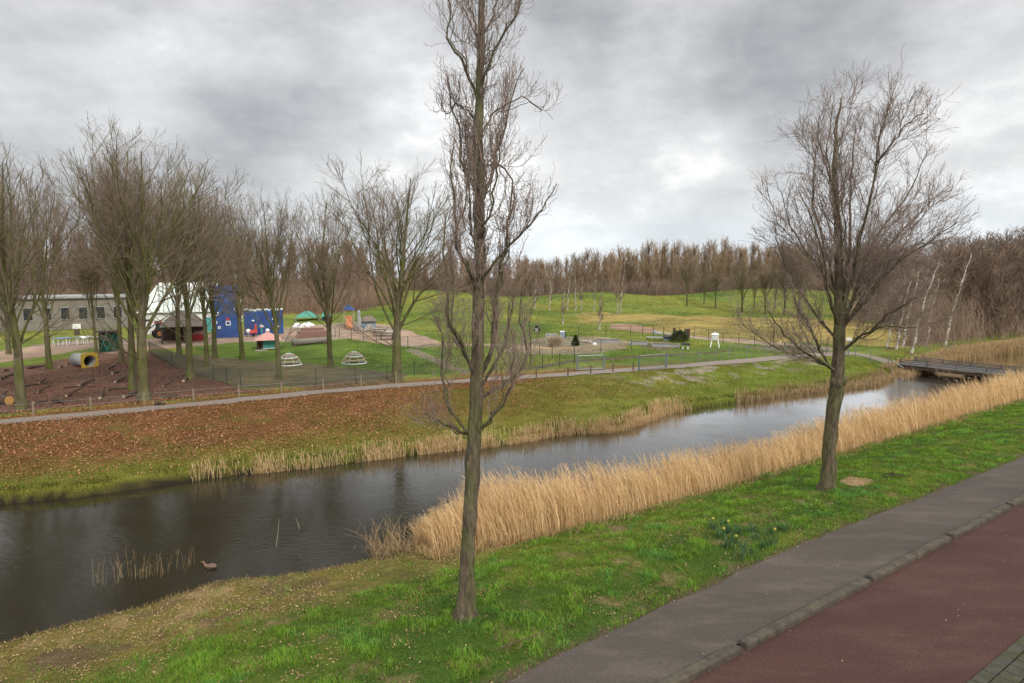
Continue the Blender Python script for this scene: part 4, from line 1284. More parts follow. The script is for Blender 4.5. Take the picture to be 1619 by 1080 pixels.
rng = np.random.RandomState(303)
Yd = np.geomspace(50, 170, 2000)[rng.randint(0, 2000, 150000)]; x = (rng.rand(150000) * 1.05 - .25) * Yd; y = Yd
u, v = uv_of(x, y); ok = v > vshore(PU, PV, u) + 1.0 + 2.6 * (u < 44)
x, y = x[ok], y[ok]; cc = sheet_color(x, y); ok = (cc[:, 1] > cc[:, 0] * .78) & (cc[:, 1] > .085) & (rng.rand(len(x)) < np.clip(.2 + 2.2 * (fbm(x, y, 3.5, 97) - .35), .05, 1)); x, y, cc = x[ok], y[ok], cc[ok]; n = len(x)
blades('meadow_grass', np.c_[x, y], (.04 + .055 * rng.rand(n)) * (.6 + y / 120), .03 + .0006 * y, cc * (.75 + .75 * rng.rand(n, 1)) * (1 + (rng.rand(n, 1) - .4) * np.array([.45, .1, 0])), .8, 25, M['attr'], 'tufty grass of the park meadow and the mounds')


def reeds(name, u, v, hgt, wid, seed, label, zbase=None, lean=(.0, .0), plume=True, tint=1.0, spread=.12, nleaf=1):
    """each stem a bent blade of four pieces, with leaves and a feathery head, merged: nobody could count them"""
    rng = np.random.RandomState(seed); x, y = xy_of(u, v); n = len(x)
    z0 = np.maximum(H(x, y), WATER - .1) - .02 if zbase is None else np.full(n, zbase)
    az = rng.rand(n) * 6.28; k = 5; t = np.linspace(0, 1, k)
    gust = .5 + 1.0 * fbm(x, y, 2.0, 70)
    lx = lean[0] * gust + spread * rng.randn(n); ly = lean[1] * gust + spread * rng.randn(n)
    P = np.zeros((n, k, 3))
    for i, q in enumerate(t):
        P[:, i, 0] = x + hgt * lx * q ** 1.7; P[:, i, 1] = y + hgt * ly * q ** 1.7; P[:, i, 2] = z0 + hgt * (q - .5 * (lx ** 2 + ly ** 2) * q ** 2)
    sx, sy = np.cos(az), np.sin(az)
    Vs, Fs, Cs = [], [], []; off = 0
    g = rng.rand(n)[:, None]
    cb = (np.array([.62, .40, .19]) * (1 - g) + np.array([.97, .74, .43]) * g) * tint * (.75 + .4 * rng.rand(n, 1))

    def strip_(P, wd, C):
        nonlocal off
        n, k, _ = P.shape; a = rng.rand(n) * 6.28
        S = np.stack([np.cos(a), np.sin(a), a * 0], 1)[:, None] * wd[..., None] / 2
        V = np.stack([P - S, P + S], 2).reshape(-1, 3)
        idx = np.arange(n * k * 2).reshape(n, k, 2)
        q = np.stack([idx[:, :-1, 0], idx[:, :-1, 1], idx[:, 1:, 1], idx[:, 1:, 0]], -1).reshape(-1, 4)
        Vs.append(V); Fs.append(q + off); Cs.append(np.repeat(C, k * 2, 0)); off += len(V)
    strip_(P, wid[:, None] * np.linspace(1, .6, k)[None], cb)
    # leaves
    for rep in range(nleaf):
        f = .25 + .6 * rng.rand(n); i = np.clip((f * (k - 1)).astype(int), 0, k - 2); fr = (f * (k - 1) - i)[:, None]
        S = P[np.arange(n), i] * (1 - fr) + P[np.arange(n), i + 1] * fr
        D = np.stack([rng.randn(n) * .28 + lean[0] * 2, rng.randn(n) * .28 + lean[1] * 2, 1.1 + .3 * rng.rand(n)], 1)
        Q = walk(S, D, hgt * (.16 + .14 * rng.rand(n)), 4, .08, -.12, rng)
        strip_(Q, wid[:, None] * np.array([.8, 1.0, .8, .2])[None], cb * .95)
    if plume:
        kk = rng.rand(n) < .13; top = P[kk, -1]; m_ = kk.sum(); D = norm(P[kk, -1] - P[kk, -2]) + np.array([lean[0], lean[1], -.1])
        Q = walk(top, D, hgt[kk] * .09, 3, .1, -.2, rng)
        strip_(Q, (wid[kk] * 2.0)[:, None] * np.array([.6, 1, .3])[None], cb[kk] * np.array([.72, .66, .68]))
    o = link_mesh(name, np.concatenate(Vs), np.concatenate(Fs), M['attr'])
    set_attr(o, 'col', np.concatenate(Cs))
    return tag(o, label, 'reeds', kind='stuff')


# near reed belt
n = 52000
u = 8.9 + (92 - 8.9) * rng.rand(n) ** 1.55; v = 14.95 + 2.9 * rng.rand(n) ** 1.1
wid_b = np.interp(u, [8.9, 10.5, 14, 22, 92], [1.3, 1.9, 2.3, 1.9, 2.4]); v0 = np.interp(u, [8.9, 10.5, 14, 92], [16.4, 15.7, 15.0, 14.95])
bn = fbm(u, v, 1.6, 80)
ok = (v > v0 + .5 * (bn - .5)) & (v < v0 + wid_b + .9 * (bn - .5)) & (rng.rand(n) < np.clip(.5 + 2 * (fbm(u, v, .8, 83) - .35), .25, 1))
u, v = u[ok], v[ok]; n = len(u)
hg = np.interp(u, [8.9, 10.2, 12, 16, 24, 34, 90], [.55, .88, 1.04, .96, .76, .92, .95]) * (1.42 + .5 * fbm(u, v, 2.5, 84)) * (.5 + .62 * rng.rand(n)) * np.interp(v, [14.9, 15.6, 18], [.72, .95, 1.05])
x, y = xy_of(u, v)
reeds('near_reeds', u, v, hg * (1 + .12 * np.sin(u * 1.9 + v)), .0070 + .00025 * np.hypot(x, y), 12, 'tall straw coloured reed belt along the near water edge', lean=(-.24, .03), spread=.12, tint=1.0)
# trampled straw at the foot
n = 9000; u = 8.5 + 60 * rng.rand(n) ** 1.5; v = np.interp(u, [8.5, 14, 60], [16.1, 15.0, 14.9]) + .35 * rng.randn(n); x, y = xy_of(u, v)
blades('straw_litter', np.c_[x, y], .10 + .22 * rng.rand(n), np.full(n, .012), np.array([.48, .33, .16]) * (.5 + .7 * rng.rand(n, 1)), 1.6, 14, M['attr'], 'broken straw at the foot of the near reeds', 'straw')
# far bank reeds
n = 15000
u = 4.5 + 27.5 * rng.rand(n); dens = np.interp(u, [4.5, 7, 9, 12, 18, 30, 32], [.08, .3, .25, .5, .65, .85, .5])
w_ = np.interp(u, [4.5, 8, 14, 22, 28, 32], [.25, .35, .4, .6, .9, .4]); r1 = rng.rand(n)
v = shore_f(u) + .25 - w_ * (r1 - .15); ok = (rng.rand(n) < dens * np.clip(.4 + 2.4 * (fbm(u, v, .9, 90) - .38), .1, 1)); u, v = u[ok], v[ok]; n = len(u)
hg = (.28 + .44 * fbm(u, v, 1.1, 91)) * (.45 + .75 * rng.rand(n)); x, y = xy_of(u, v)
reeds('far_bank_reeds', u, v, hg, np.full(n, .020), 15, 'short tawny reeds along the far water edge', lean=(-.08, 0), tint=.85, plume=False, spread=.15)
n = 4200; u = 36 + 19 * rng.rand(n); v = shore_f(u) + .3 - np.interp(u, [36, 44, 50, 55], [.5, 1.2, 2.2, 1.2]) * rng.rand(n) * .8
ok = rng.rand(n) < np.interp(u, [36, 40, 44, 55], [.35, .7, 1, 1]); u, v = u[ok], v[ok]; n = len(u)
reeds('bridge_bank_reeds', u, v, (.30 + .30 * rng.rand(n)), np.full(n, .03), 16, 'low rusty reeds on the far edge just before the bridge', tint=.55, plume=False)
n = 9000; u = 57 + 34 * rng.rand(n); v = shore_f(u) + np.interp(u, [57, 66, 72, 91], [.9, .9, 1.2, 1.4]) - np.interp(u, [57, 62, 68, 91], [2.2, 2.8, 1.4, 1.2]) * rng.rand(n); n = len(u)
reeds('pond_reeds', u, v, np.interp(u, [57, 64, 72], [.45, .6, 1.0]) * (.5 + .7 * rng.rand(n)), np.full(n, .028), 17, 'golden reeds behind the bridge and round the pond', tint=.68)
# sparse stems standing in the water
pts = [(150, 925), (157, 922), (165, 925), (185, 922), (192, 915), (205, 915), (212, 912), (219, 912), (222, 910), (232, 912), (229, 912), (246, 908), (256, 912), (262, 905), (270, 900), (288, 905), (294, 895), (305, 890), (300, 897), (224, 914), (250, 905), (238, 908), (180, 918), (276, 897)]
uu, vv = [], []
for px, py in pts:
    for _ in range(3):
        a, b = uv_of(*at_z(px + rng.uniform(-4, 4), py + rng.uniform(-4, 4), WATER)); uu.append(a); vv.append(b)
n = len(uu)
reeds('water_stems', np.array(uu), np.array(vv), .3 + .6 * rng.rand(n), np.full(n, .008), 18, 'few thin reed stems standing in open water', zbase=WATER - .08, tint=.5, plume=False)
uu, vv = [], []
for _ in range(300):
    a, b = uv_of(*at_z(rng.uniform(585, 660), rng.uniform(862, 886), WATER)); uu.append(a); vv.append(b)
n = len(uu)
reeds('tip_stems', np.array(uu), np.array(vv), .35 + .9 * rng.rand(n) ** 2, np.full(n, .011), 19, 'ragged brown stems at the left tip of the reed belt', zbase=WATER - .1, tint=.65, plume=False, spread=.35)
# nearer side margin fringe, stray pale sticks
n = 2500; u = -4 + 13 * rng.rand(n); v = shore_n(u) - .05 - .35 * rng.rand(n); x, y = xy_of(u, v)
blades('margin_fringe', np.c_[x, y], .05 + .09 * rng.rand(n), np.full(n, .010), np.array([.26, .19, .07]) * (.5 + .8 * rng.rand(n, 1)), 1.2, 24, M['attr'], 'dry yellowed fringe of grass at the near water edge', 'grass')


# ------------------------------------------------------------------ things
# bridge
bl = W(1420, 585)
bu, bv = uv_of(bl[0], bl[1])
bv = float(shore_f(bu)) + .2
bx_, by_ = xy_of(bu + 1.5, bv)
BANG = math.atan2(-DN[1], -DN[0])       # local +x runs across the canal towards the near side
br = empty('footbridge', (bx_, by_, -.68), BANG, 'low timber footbridge with slatted railings crossing the far end of the canal', 'bridge')
LB = 15.0
mb = MB()
for i in range(int(LB / .2)): mb.box((.1 + i * .2, 0, .0), (.185, 3.0, .06))
mb.build('deck', M['bridge_deck'], br)
mb = MB()
for y_ in (-1.38, 1.38): mb.box((LB / 2, y_, -.19), (LB, .16, .22))
mb.build('beam', M['wood_dark'], br)
for x_ in (5.0, 10.0):
    mb = MB()
    for y_ in (-1.2, 0, 1.2): mb.cyl((x_, y_, -1.6), (x_, y_, -.35), .13)
    mb.box((x_, 0, -.42), (.2, 3.0, .16)); mb.build('pier', M['wood_dark'], br)
for y_ in (-1.42, 1.42):
    mb = MB()
    for i in range(8): mb.box((.15 + i * 2.1, y_, .23), (.09, .07, .46))
    for z_ in (.14, .27, .40): mb.box((LB / 2, y_ + (.055 if y_ < 0 else -.055), z_), (LB, .035, .07))
    mb.build('railing', M['bridge_deck'], br)
mb = MB()
mb.box((-.25, 0, -.3), (.4, 3.1, .5)); mb.build('abutment', M['stone'], br)


def fence(name, pix, h, npost, label, cat='fence', postm='wire_dark', wirem='wire_dark', pr=.035, mesh=.22, rails=(1.0,), group=None, wr=.006, extra=0):
    P = [W(a, b) for a, b in pix]; P = np.array(P)
    d = np.r_[0, np.cumsum(np.linalg.norm(np.diff(P[:, :2], axis=0), axis=1))]
    root = empty(name, P[0], 0, label, cat, group)
    if npost is None: t = d
    else: t = np.linspace(0, d[-1], npost)
    at = lambda q: np.array([np.interp(q, d, P[:, 0]), np.interp(q, d, P[:, 1])])
    pts = []
    for q in t:
        p = at(q); z = float(H(p[0], p[1])); pts.append((p[0], p[1], z))
        o = MB().cyl((0, 0, -.1), (0, 0, h + extra), pr, pr * .9, 7).build('post', M[postm], root, loc=np.array([p[0], p[1], z]) - P[0])
    mb = MB()
    for a, b in zip(pts[:-1], pts[1:]):
        a = np.array(a) - P[0]; b = np.array(b) - P[0]
        for r_ in rails: mb.cyl(a + [0, 0, h * r_], b + [0, 0, h * r_], wr * 1.7, n=4, cap=False)
        if mesh:
            L_ = np.linalg.norm(b - a); n = max(2, int(L_ / mesh))
            for i in range(1, n):
                m_ = a + (b - a) * i / n; mb.cyl(m_ + [0, 0, .03], m_ + [0, 0, h], wr, n=3, cap=False)
            for i in range(1, int(h / mesh)):
                z_ = i * mesh; mb.cyl(a + [0, 0, z_], b + [0, 0, z_], wr, n=3, cap=False)
    mb.build('wire' if not mesh else 'wire_mesh', M[wirem], root)
    return root


fence('post_and_wire_fence', [(-40, 662), (53, 657), (144, 648), (228, 640), (306, 634), (378, 628), (445, 622), (511, 617), (571, 611), (626, 606)], .72, None,
      'row of short pale wooden posts with a thin wire along the gravel path', postm='wood_post', wirem='steel', pr=.05, mesh=0, rails=(.85, .45), wr=.004)
fence('post_and_wire_fence', [(848, 597), (898, 594), (934, 591), (969, 588), (1001, 586)], .62, None, 'short dark posts with wire on the canal side of the path before the gate', postm='wood_dark', wirem='steel', pr=.05, mesh=0, rails=(.8,), wr=.004)
fence('mesh_fence', [(236, 560), (272, 578), (300, 590), (338, 602), (359, 609), (381, 614)], 1.15, None, 'rusty brown mesh fence between the bark floor and the worn grass', mesh=.10, wr=.007, rails=(1,))
fence('mesh_fence', [(381, 614), (444, 613), (500, 610), (562, 604), (612, 600), (655, 594), (700, 590), (742, 588)], 1.15, None, 'dark mesh fence along the front of the worn grass with the domes', mesh=.12, wr=.006)
fence('mesh_fence', [(530, 533), (537, 534), (556, 538), (575, 541), (595, 544), (620, 547), (645, 549)], 1.1, None, 'thin dark post fence between the playground lawn and the sandy yard', mesh=0, rails=(.95, .5))
fence('mesh_fence', [(760, 592), (785, 589), (806, 587), (830, 584), (858, 582), (885, 580), (908, 578)], 1.1, None, 'dark post fence beside the path, left of the pale metal gate frame', mesh=.2, wr=.005)
fence('mesh_fence', [(836, 562), (853, 562), (873, 565), (908, 560), (950, 557), (998, 556)], 1.1, None, 'row of dark posts in front of the small conifer garden bed', mesh=0, rails=(.95, .5), wr=.005)
fence('mesh_fence', [(1055, 580), (1077, 577), (1105, 574), (1131, 571), (1153, 568), (1180, 566), (1210, 563), (1240, 561), (1275, 559), (1310, 557)], 1.15, None,
      'green mesh fence with pale posts along the path, right of the gate', postm='steel', wirem='wire_green', mesh=.16, wr=.005)
fence('mesh_fence', [(915, 533), (958, 533), (997, 532), (1016, 531), (1033, 531), (1049, 533), (1074, 535), (1097, 536), (1120, 538), (1143, 545), (1168, 545), (1193, 547), (1218, 549), (1250, 552), (1290, 555)], 1.25, None,
      'long rear fence of dark posts between the garden plot and the yellow meadow', mesh=0, rails=(.95, .6, .25), wr=.006)
fence('bank_fence', [(1337, 562), (1352, 566), (1376, 573), (1404, 583)], 1.1, None, 'green mesh fence falling towards the bridge end', postm='steel', wirem='wire_green', mesh=.13, wr=.005)

for (a, b, lab, pm) in (((912, 587), (955, 585), 'pale metal mesh gate frame standing alone behind the path', 'steel'), ((1010, 587), (1053, 583), 'galvanised mesh gate hung between green posts beside the path', 'wire_green')):
    A, B = W(*a), W(*b); root = empty('metal_gate', A, math.atan2(B[1] - A[1], B[0] - A[0]), lab, 'gate'); w_ = np.hypot(*(B - A)[:2]); h = 1.12
    for x_ in (0, w_):
        MB().cyl((x_, 0, -.1), (x_, 0, h + .06), .05, n=8).build('post', M[pm], root)
    mb = MB().cyl((.09, 0, .12), (w_ - .09, 0, .12), .028).cyl((.09, 0, h), (w_ - .09, 0, h), .034).cyl((.09, 0, .12), (.09, 0, h), .034).cyl((w_ - .09, 0, .12), (w_ - .09, 0, h), .034)
    mb.build('frame', M['steel'], root)
    mb = MB()
    for i in range(1, int(w_ / .11)): mb.cyl((i * .11, 0, .12), (i * .11, 0, h), .006, n=3, cap=False)
    for i in range(1, 7): mb.cyl((.09, 0, .12 + i * .14), (w_ - .09, 0, .12 + i * .14), .006, n=3, cap=False)
    mb.build('mesh_panel', M['wire_green'], root)

# ---- playground buildings
p = W(262, 535); k = mpp(p) * 1.0


def at_base(px, py, name, label, cat, rz=None, group=None):
    p = W(px, py); r = empty(name, p, face(p) if rz is None else rz, label, cat, group)
    return r, mpp(p)


# long low building at the far left
r, s = at_base(88, 522, 'low_building', 'long low grey brown building with a flat pale edged roof and dark windows', 'building')
wd, h = 240 * s, 50 * s
MB().box((-20 * s, 4, h / 2), (wd, 8, h)).build('wall', M['grey_wall'], r)
MB().box((-20 * s, 4, h + .12), (wd + .8, 8.8, .26)).build('roof', M['grey'], r)
for i in range(10):
    x_ = -130 * s + i * 24 * s
    f = MB().box((x_, -.03, h * .52), (13 * s, .09, h * .42)).build('window', M['grey'], r)
    MB().box((x_, -.09, h * .52), (11.4 * s, .03, h * .36)).build('pane', M['glass'], f)
# barn with pale sheeted roof
r, s = at_base(285, 528, 'barn', 'large barn with a pale greenish sheeted roof and white walls behind the trees', 'building')
w_, hw, ht, dp = 112 * s, 34 * s, 80 * s, 11
MB().box((0, dp / 2 + 1, hw / 2), (w_, dp, hw)).build('wall', M['white'], r)
V = [(-w_ / 2 - .3, .6, hw), (w_ / 2 + .3, .6, hw), (w_ / 2 + .3, dp * .38, ht), (-w_ / 2 + 28 * s, dp * .38, ht), (-w_ / 2 - .3, dp + 1.3, hw), (w_ / 2 + .3, dp + 1.3, hw), (w_ / 2 + .3, dp * .7, ht), (-w_ / 2 + 28 * s, dp * .7, ht)]
rf = MB().add(V, [(0, 1, 2, 3), (3, 2, 6, 7), (7, 6, 5, 4), (0, 3, 7, 4), (1, 5, 6, 2), (0, 4, 5, 1)]).build('roof', M['white_green'], r)
mb = MB()
for i in range(14):
    x_ = -w_ / 2 + 28 * s + i * (w_ - 28 * s) / 13.2; mb.cyl((x_, .62, hw + .06), (x_, dp * .38, ht + .06), .05, n=4)
mb.build('roof_rib', M['grey'], rf)
MB().box((-w_ / 2 + 26 * s, .93, 11 * s), (10 * s, .12, 20 * s)).build('door', M['glass'], r)
f = MB().box((-w_ / 2 + 9 * s, .93, 18 * s), (12 * s, .14, 12 * s)).build('window', M['grey'], r); MB().box((-w_ / 2 + 9 * s, .84, 18 * s), (10 * s, .05, 10 * s)).build('pane', M['glass'], f)
# pavilion
r, s = at_base(292, 541, 'pavilion', 'open pavilion with a dull brown hipped roof beside the red box', 'pavilion')
a = 34 * s
V = [(-a, -1.6, 26 * s), (a, -1.6, 26 * s), (a, 3.2, 26 * s), (-a, 3.2, 26 * s), (-a * .3, .8, 50 * s), (a * .3, .8, 50 * s)]
MB().add(V, [(0, 1, 5, 4), (1, 2, 5), (2, 3, 4, 5), (3, 0, 4), (0, 3, 2, 1)]).build('roof', M['roof_brown'], r)
for x_ in (-a + .2, 0, a - .2):
    for y_ in (-1.4, 3.0): MB().cyl((x_, y_, -.1), (x_, y_, 26 * s), .08).build('post', M['wood_dark'], r)
MB().box((0, 2.9, 11 * s), (a * 1.9, .12, 22 * s)).build('back_wall', M['wood_dark'], r)
# climbing tower and wall
r, s = at_base(359, 534, 'climbing_tower', 'tall bright blue climbing tower with white square holds', 'climbing wall')
V = []
w_ = 21 * s; h = 82 * s
MB().add([(-w_, 0, -.1), (w_, 0, -.1), (w_, 2.6, -.1), (-w_, 2.6, -.1), (-w_, .1, h * .95), (w_, .1, h * .95), (w_, 2.55, h * .95), (-w_, 2.55, h * .95), (-w_ * .94, .35, h), (w_ * .9, .35, h), (w_ * .9, 2.4, h), (-w_ * .94, 2.4, h)],
         [(0, 3, 2, 1), (0, 1, 5, 4), (1, 2, 6, 5), (2, 3, 7, 6), (3, 0, 4, 7), (4, 5, 9, 8), (5, 6, 10, 9), (6, 7, 11, 10), (7, 4, 8, 11), (8, 9, 10, 11)]).build('climbing_panel', M['blue'], r)
MB().box((w_ + .10, 1.3, h * .52), (.16, 2.2, h * .42)).build('side_board', M['white'], r)
MB().box((0, .03, h * .91), (w_ * 1.9, .2, .35)).build('top_band', M['blue_dark'], r)
for hx, hz, sz in ((-.65, .46, .34), (.12, .28, .42), (.72, .55, .34), (-.2, .62, .2), (.4, .7, .18), (-.5, .2, .2), (.1, .36, .22), (-.72, .3, .2)):
    mb = MB(); c = (hx * w_, -.02 + .25 * hz, hz * h)
    for q in range(4): mb.box((c[0] + sz / 2 * (1 if q == 0 else -1 if q == 1 else 0), c[1], c[2] + sz / 2 * (1 if q == 2 else -1 if q == 3 else 0)), (.08 if q < 2 else sz + .08, .12, sz if q < 2 else .08))
    mb.build('climbing_hold', M['red'] if (hx, hz) == (.1, .36) else M['white'], r)
r, s = at_base(418, 529, 'climbing_wall', 'low dark blue climbing wall to the right of the blue tower', 'climbing wall')
MB().add([(-29 * s, 0, -.1), (29 * s, 0, -.1), (29 * s, 1.4, -.1), (-29 * s, 1.4, -.1), (-29 * s, .1, 35 * s), (29 * s, .1, 38 * s), (29 * s, 1.3, 38 * s), (-29 * s, 1.3, 35 * s)],
         [(0, 3, 2, 1), (0, 1, 5, 4), (1, 2, 6, 5), (2, 3, 7, 6), (3, 0, 4, 7), (4, 5, 6, 7)]).build('climbing_panel', M['blue'], r)
for hx, hz in ((-16, 22), (14, 24), (-4, 14), (22, 12)):
    MB().blob((hx * s, -.02, hz * s), (.16, .12, .12), 8, 5).build('climbing_hold', M['white'], r)
mb = MB()
rr_ = random.Random(6)
for i in range(16): mb.blob((-27 * s + i * 3.6 * s, .7, 37 * s + rr_.uniform(0, .2)), (.18, .2, .15), 7, 5)
mb.build('coping_stones', M['white_green'], r)
# grey panel and teal board near the tower
r, s = at_base(331, 537, 'notice_board', 'tall teal notice board on posts left of the blue tower', 'board')
MB().box((0, 0, 24 * s), (8 * s, .1, 22 * s)).build('panel', M['turq'], r)
for x_ in (-3.6, 3.6): MB().cyl((x_ * s, .09, -.1), (x_ * s, .09, 35 * s), .05).build('post', M['grey'], r)
r, s = at_base(316, 538, 'storage_box', 'low red box with a pale pink sloping lid beside the tower', 'box')
MB().box((0, 0, 5 * s), (20 * s, 1.0, 10 * s)).build('body', M['red'], r)
MB().add([(-10.6 * s, -.55, 10 * s), (10.6 * s, -.55, 10 * s), (10.6 * s, .55, 10 * s), (-10.6 * s, .55, 10 * s), (-7 * s, .3, 15 * s), (5 * s, .3, 15 * s)], [(0, 1, 5, 4), (1, 2, 5), (2, 3, 4, 5), (3, 0, 4), (0, 3, 2, 1)]).build('lid', M['pink'], r)
# play tractor
r, s = at_base(263, 534, 'toy_tractor', 'orange red play tractor parked in front of the barn door', 'play vehicle', rz=face(W(263, 534)) + .25)
MB().box((.2, 0, .75), (1.5, .7, .5), top=.9).build('bonnet', M['orange'], r, bevel=.05)
mb = MB().box((-.8, 0, 1.75), (1.0, .9, .1))
for x_ in (-1.2, -.4):
    for y_ in (-.35, .35): mb.cyl((x_, y_, .8), (x_, y_, 1.75), .04)
mb.build('cab', M['red'], r)
for x_, rad in ((-.8, .55), (.7, .35)):
    for y_ in (-.5, .5):
        wv = MB().cyl((x_, y_ - .12, rad), (x_, y_ + .12, rad), rad, n=16).build('wheel', M['black'], r); MB().cyl((x_, y_ - .14, rad), (x_, y_ + .14, rad), rad * .5, n=12).build('rim', M['orange'], wv)
r, s = at_base(238, 537, 'round_sign', 'round white sign on a post in front of the barn', 'sign')
MB().cyl((0, -.05, 21 * s), (0, .05, 21 * s), 8 * s, n=20).build('disc', M['white'], r); MB().cyl((0, .1, -.1), (0, .1, 20 * s), .05).build('post', M['grey'], r)
# green shed
r, s = at_base(174, 556, 'lattice_shed', 'dark green lattice sided shed with a flat brown roof', 'shed')
w_ = 13.5 * s; h = 31 * s
MB().box((0, .9, h / 2), (w_ * 2, 1.8, h)).build('wall', M['green_dark'], r)
MB().box((0, .8, h + .09), (w_ * 2 + .4, 2.3, .16)).build('roof', M['roof_brown'], r)
mb = MB()
for sg in (-1, 1):
    for i in range(3): mb.cyl((-w_ + i * w_ * .7, -.05, .1), (-w_ + i * w_ * .7 + sg * w_ * .8 if -w_ < -w_ + i * w_ * .7 + sg * w_ * .8 < w_ else sg * w_ * .95, -.05, h * .95), .025, n=4)
mb.build('lattice', M['turq'], r)
for x_ in (-w_, w_): MB().cyl((x_, -.06, -.1), (x_, -.06, h), .06).build('post', M['wood_dark'], r)
# play tunnel
r, s = at_base(142, 581, 'play_tunnel', 'grey barrel shaped play tunnel with a yellow framed round mouth', 'play tunnel', rz=face(W(142, 581)) + .45)
mb = MB(); n = 18
V = []
for yy in (0.0, 2.0):
    for rad in (.5, .46):
        for i in range(n): q = 2 * PI * i / n; V.append((rad * math.cos(q), yy, .5 + rad * math.sin(q)))
Fs = []
for i in range(n):
    j = (i + 1) % n
    Fs += [(i, j, 2 * n + j, 2 * n + i), (n + j, n + i, 3 * n + i, 3 * n + j), (i, n + i, n + j, j), (2 * n + i, 2 * n + j, 3 * n + j, 3 * n + i)]
mb.add(V, Fs).build('barrel', M['grey'], r, True)
V = []
for yy in (-.08, -.005):
    for i in range(n):
        q = 2 * PI * i / n; c_, s_ = math.cos(q), math.sin(q); m_ = .62 / max(abs(c_), abs(s_)); V.append((m_ * c_, yy, .55 + m_ * .95 * s_))
    for i in range(n): q = 2 * PI * i / n; V.append((.44 * math.cos(q), yy, .5 + .44 * math.sin(q)))
Fs = []
for i in range(n):
    j = (i + 1) % n; Fs += [(i, j, n + j, n + i), (2 * n + j, 2 * n + i, 3 * n + i, 3 * n + j), (j, i, 2 * n + i, 2 * n + j), (n + i, n + j, 3 * n + j, 3 * n + i)]
MB().add(V, Fs).build('front_frame', M['yellow'], r)
MB().cyl((0, 1.9, .5), (0, 1.95, .5), .45, n=16).build('back_plate', M['black'], r)
# low wooden posts with a rope seat behind the tunnel
r, s = at_base(122, 578, 'balance_post', 'pair of pale wooden stumps standing behind the play tunnel', 'stump')
MB().cyl((0, 0, -.1), (0, 0, .75), .17, .15, 10).build('stump', M['wood_pale'], r); MB().cyl((.55, .2, -.1), (.55, .2, .95), .16, .14, 10).build('stump', M['wood_pale'], r)
# blue grey tables
GT = 'blue grey tables lined up beside the paved strip'
TL = ['leftmost blue grey table in the row beside the paved strip', 'second blue grey table from the left in the row', 'third blue grey table from the left in the row', 'middle blue grey table of the row', 'blue grey table just right of the middle of the row',
      'second blue grey table from the right end of the row', 'rightmost table of the row, next to the tunnel side tree']
for i in range(7):
    r, s = at_base(91 + i * 9.2, 546 - i * .3, 'folding_table', TL[i], 'table', group=GT)
    r.rotation_euler[2] += (.3, -.2, .5, -.4, .1, .35, -.1)[i]
    MB().box((0, 0, .72), (.95, .7, .05), rx=(.0, .15, 0, -.1, 0, .2, 0)[i]).build('table_top', M['bluegrey'] if i < 5 else M['white'], r)
    for x_ in (-.42, .42):
        for y_ in (-.3, .3): MB().cyl((x_ * .8, y_, -.02), (x_, y_ * .7, .7), .028, n=5).build('leg', M['white'], r)
r, s = at_base(122, 530, 'information_sign', 'white sign panel on a dark stand behind the blue grey tables', 'sign')
MB().box((0, 0, 14 * s), (11 * s, .08, 8 * s)).build('panel', M['white'], r)
MB().box((0, .05, 5 * s), (8 * s, .3, 9.4 * s)).build('stand', M['wood_dark'], r)
# playhouse
r, s = at_base(424, 552, 'playhouse', 'small playhouse with a pink pyramid roof and turquoise front panel', 'playhouse')
w_ = 15 * s; h = 15 * s
for x_ in (-w_, w_):
    for y_ in (-.8, .8): MB().cyl((x_, y_ + .8, -.05), (x_, y_ + .8, h), .1).build('post', M['wood_dark'], r)
MB().box((3.5 * s, -.06, 8 * s), (22 * s, .07, 11 * s)).build('front_panel', M['turq'], r)
MB().box((3.5 * s, -.06, 1.4 * s), (23 * s, .09, 1.4 * s)).build('sill', M['white'], r)
MB().box((0, 1.55, h / 2), (w_ * 2, .08, h)).build('back_wall', M['wood_dark'], r)
MB().box((-w_ + .35, .8, h * .5), (.08, 1.4, h * .9)).build('side_wall', M['orange'], r)
a = 20 * s
MB().add([(-a, -.75, h), (a, -.75, h), (a, 2.3, h), (-a, 2.3, h), (0, .8, 27 * s)], [(0, 1, 4), (1, 2, 4), (2, 3, 4), (3, 0, 4), (0, 3, 2, 1)]).build('roof', M['pink'], r)
MB().blob((0, .8, 28.5 * s), (.2, .2, .2), 10, 8).build('finial', M['white'], r, True)
MB().box((-10 * s, -1.0, .03), (18 * s, .9, .06)).build('step', M['stone'], r)
# toys in front of the low wall
r, s = at_base(401, 532, 'spring_rocker', 'red spring rocker with a tall back in front of the low blue wall', 'play rocker')
MB().box((0, 0, .55), (.9, .4, .35), top=.8).build('body', M['red'], r, bevel=.05); MB().box((.25, 0, 1.0), (.3, .35, .8), top=.7).build('back', M['red'], r); MB().cyl((0, 0, 0), (0, 0, .4), .14).build('spring', M['black'], r)
r, s = at_base(393, 532, 'toy_ball', 'white ball on a short stand left of the red rocker', 'play ball')
MB().blob((0, 0, .6), (.28, .28, .28), 12, 8).build('ball', M['white'], r, True); MB().cyl((0, 0, 0), (0, 0, .35), .1).build('stand', M['grey'], r)
r, s = at_base(414, 531, 'drinking_tap', 'small pale green pedestal with a wide head beside the playhouse roof', 'pedestal')
MB().cyl((0, 0, 0), (0, 0, .95), .08).build('pedestal', M['turq'], r); MB().lathe([(.1, .9), (.3, 1.05), (.3, 1.15)], 12).build('bowl', M['white'], r)


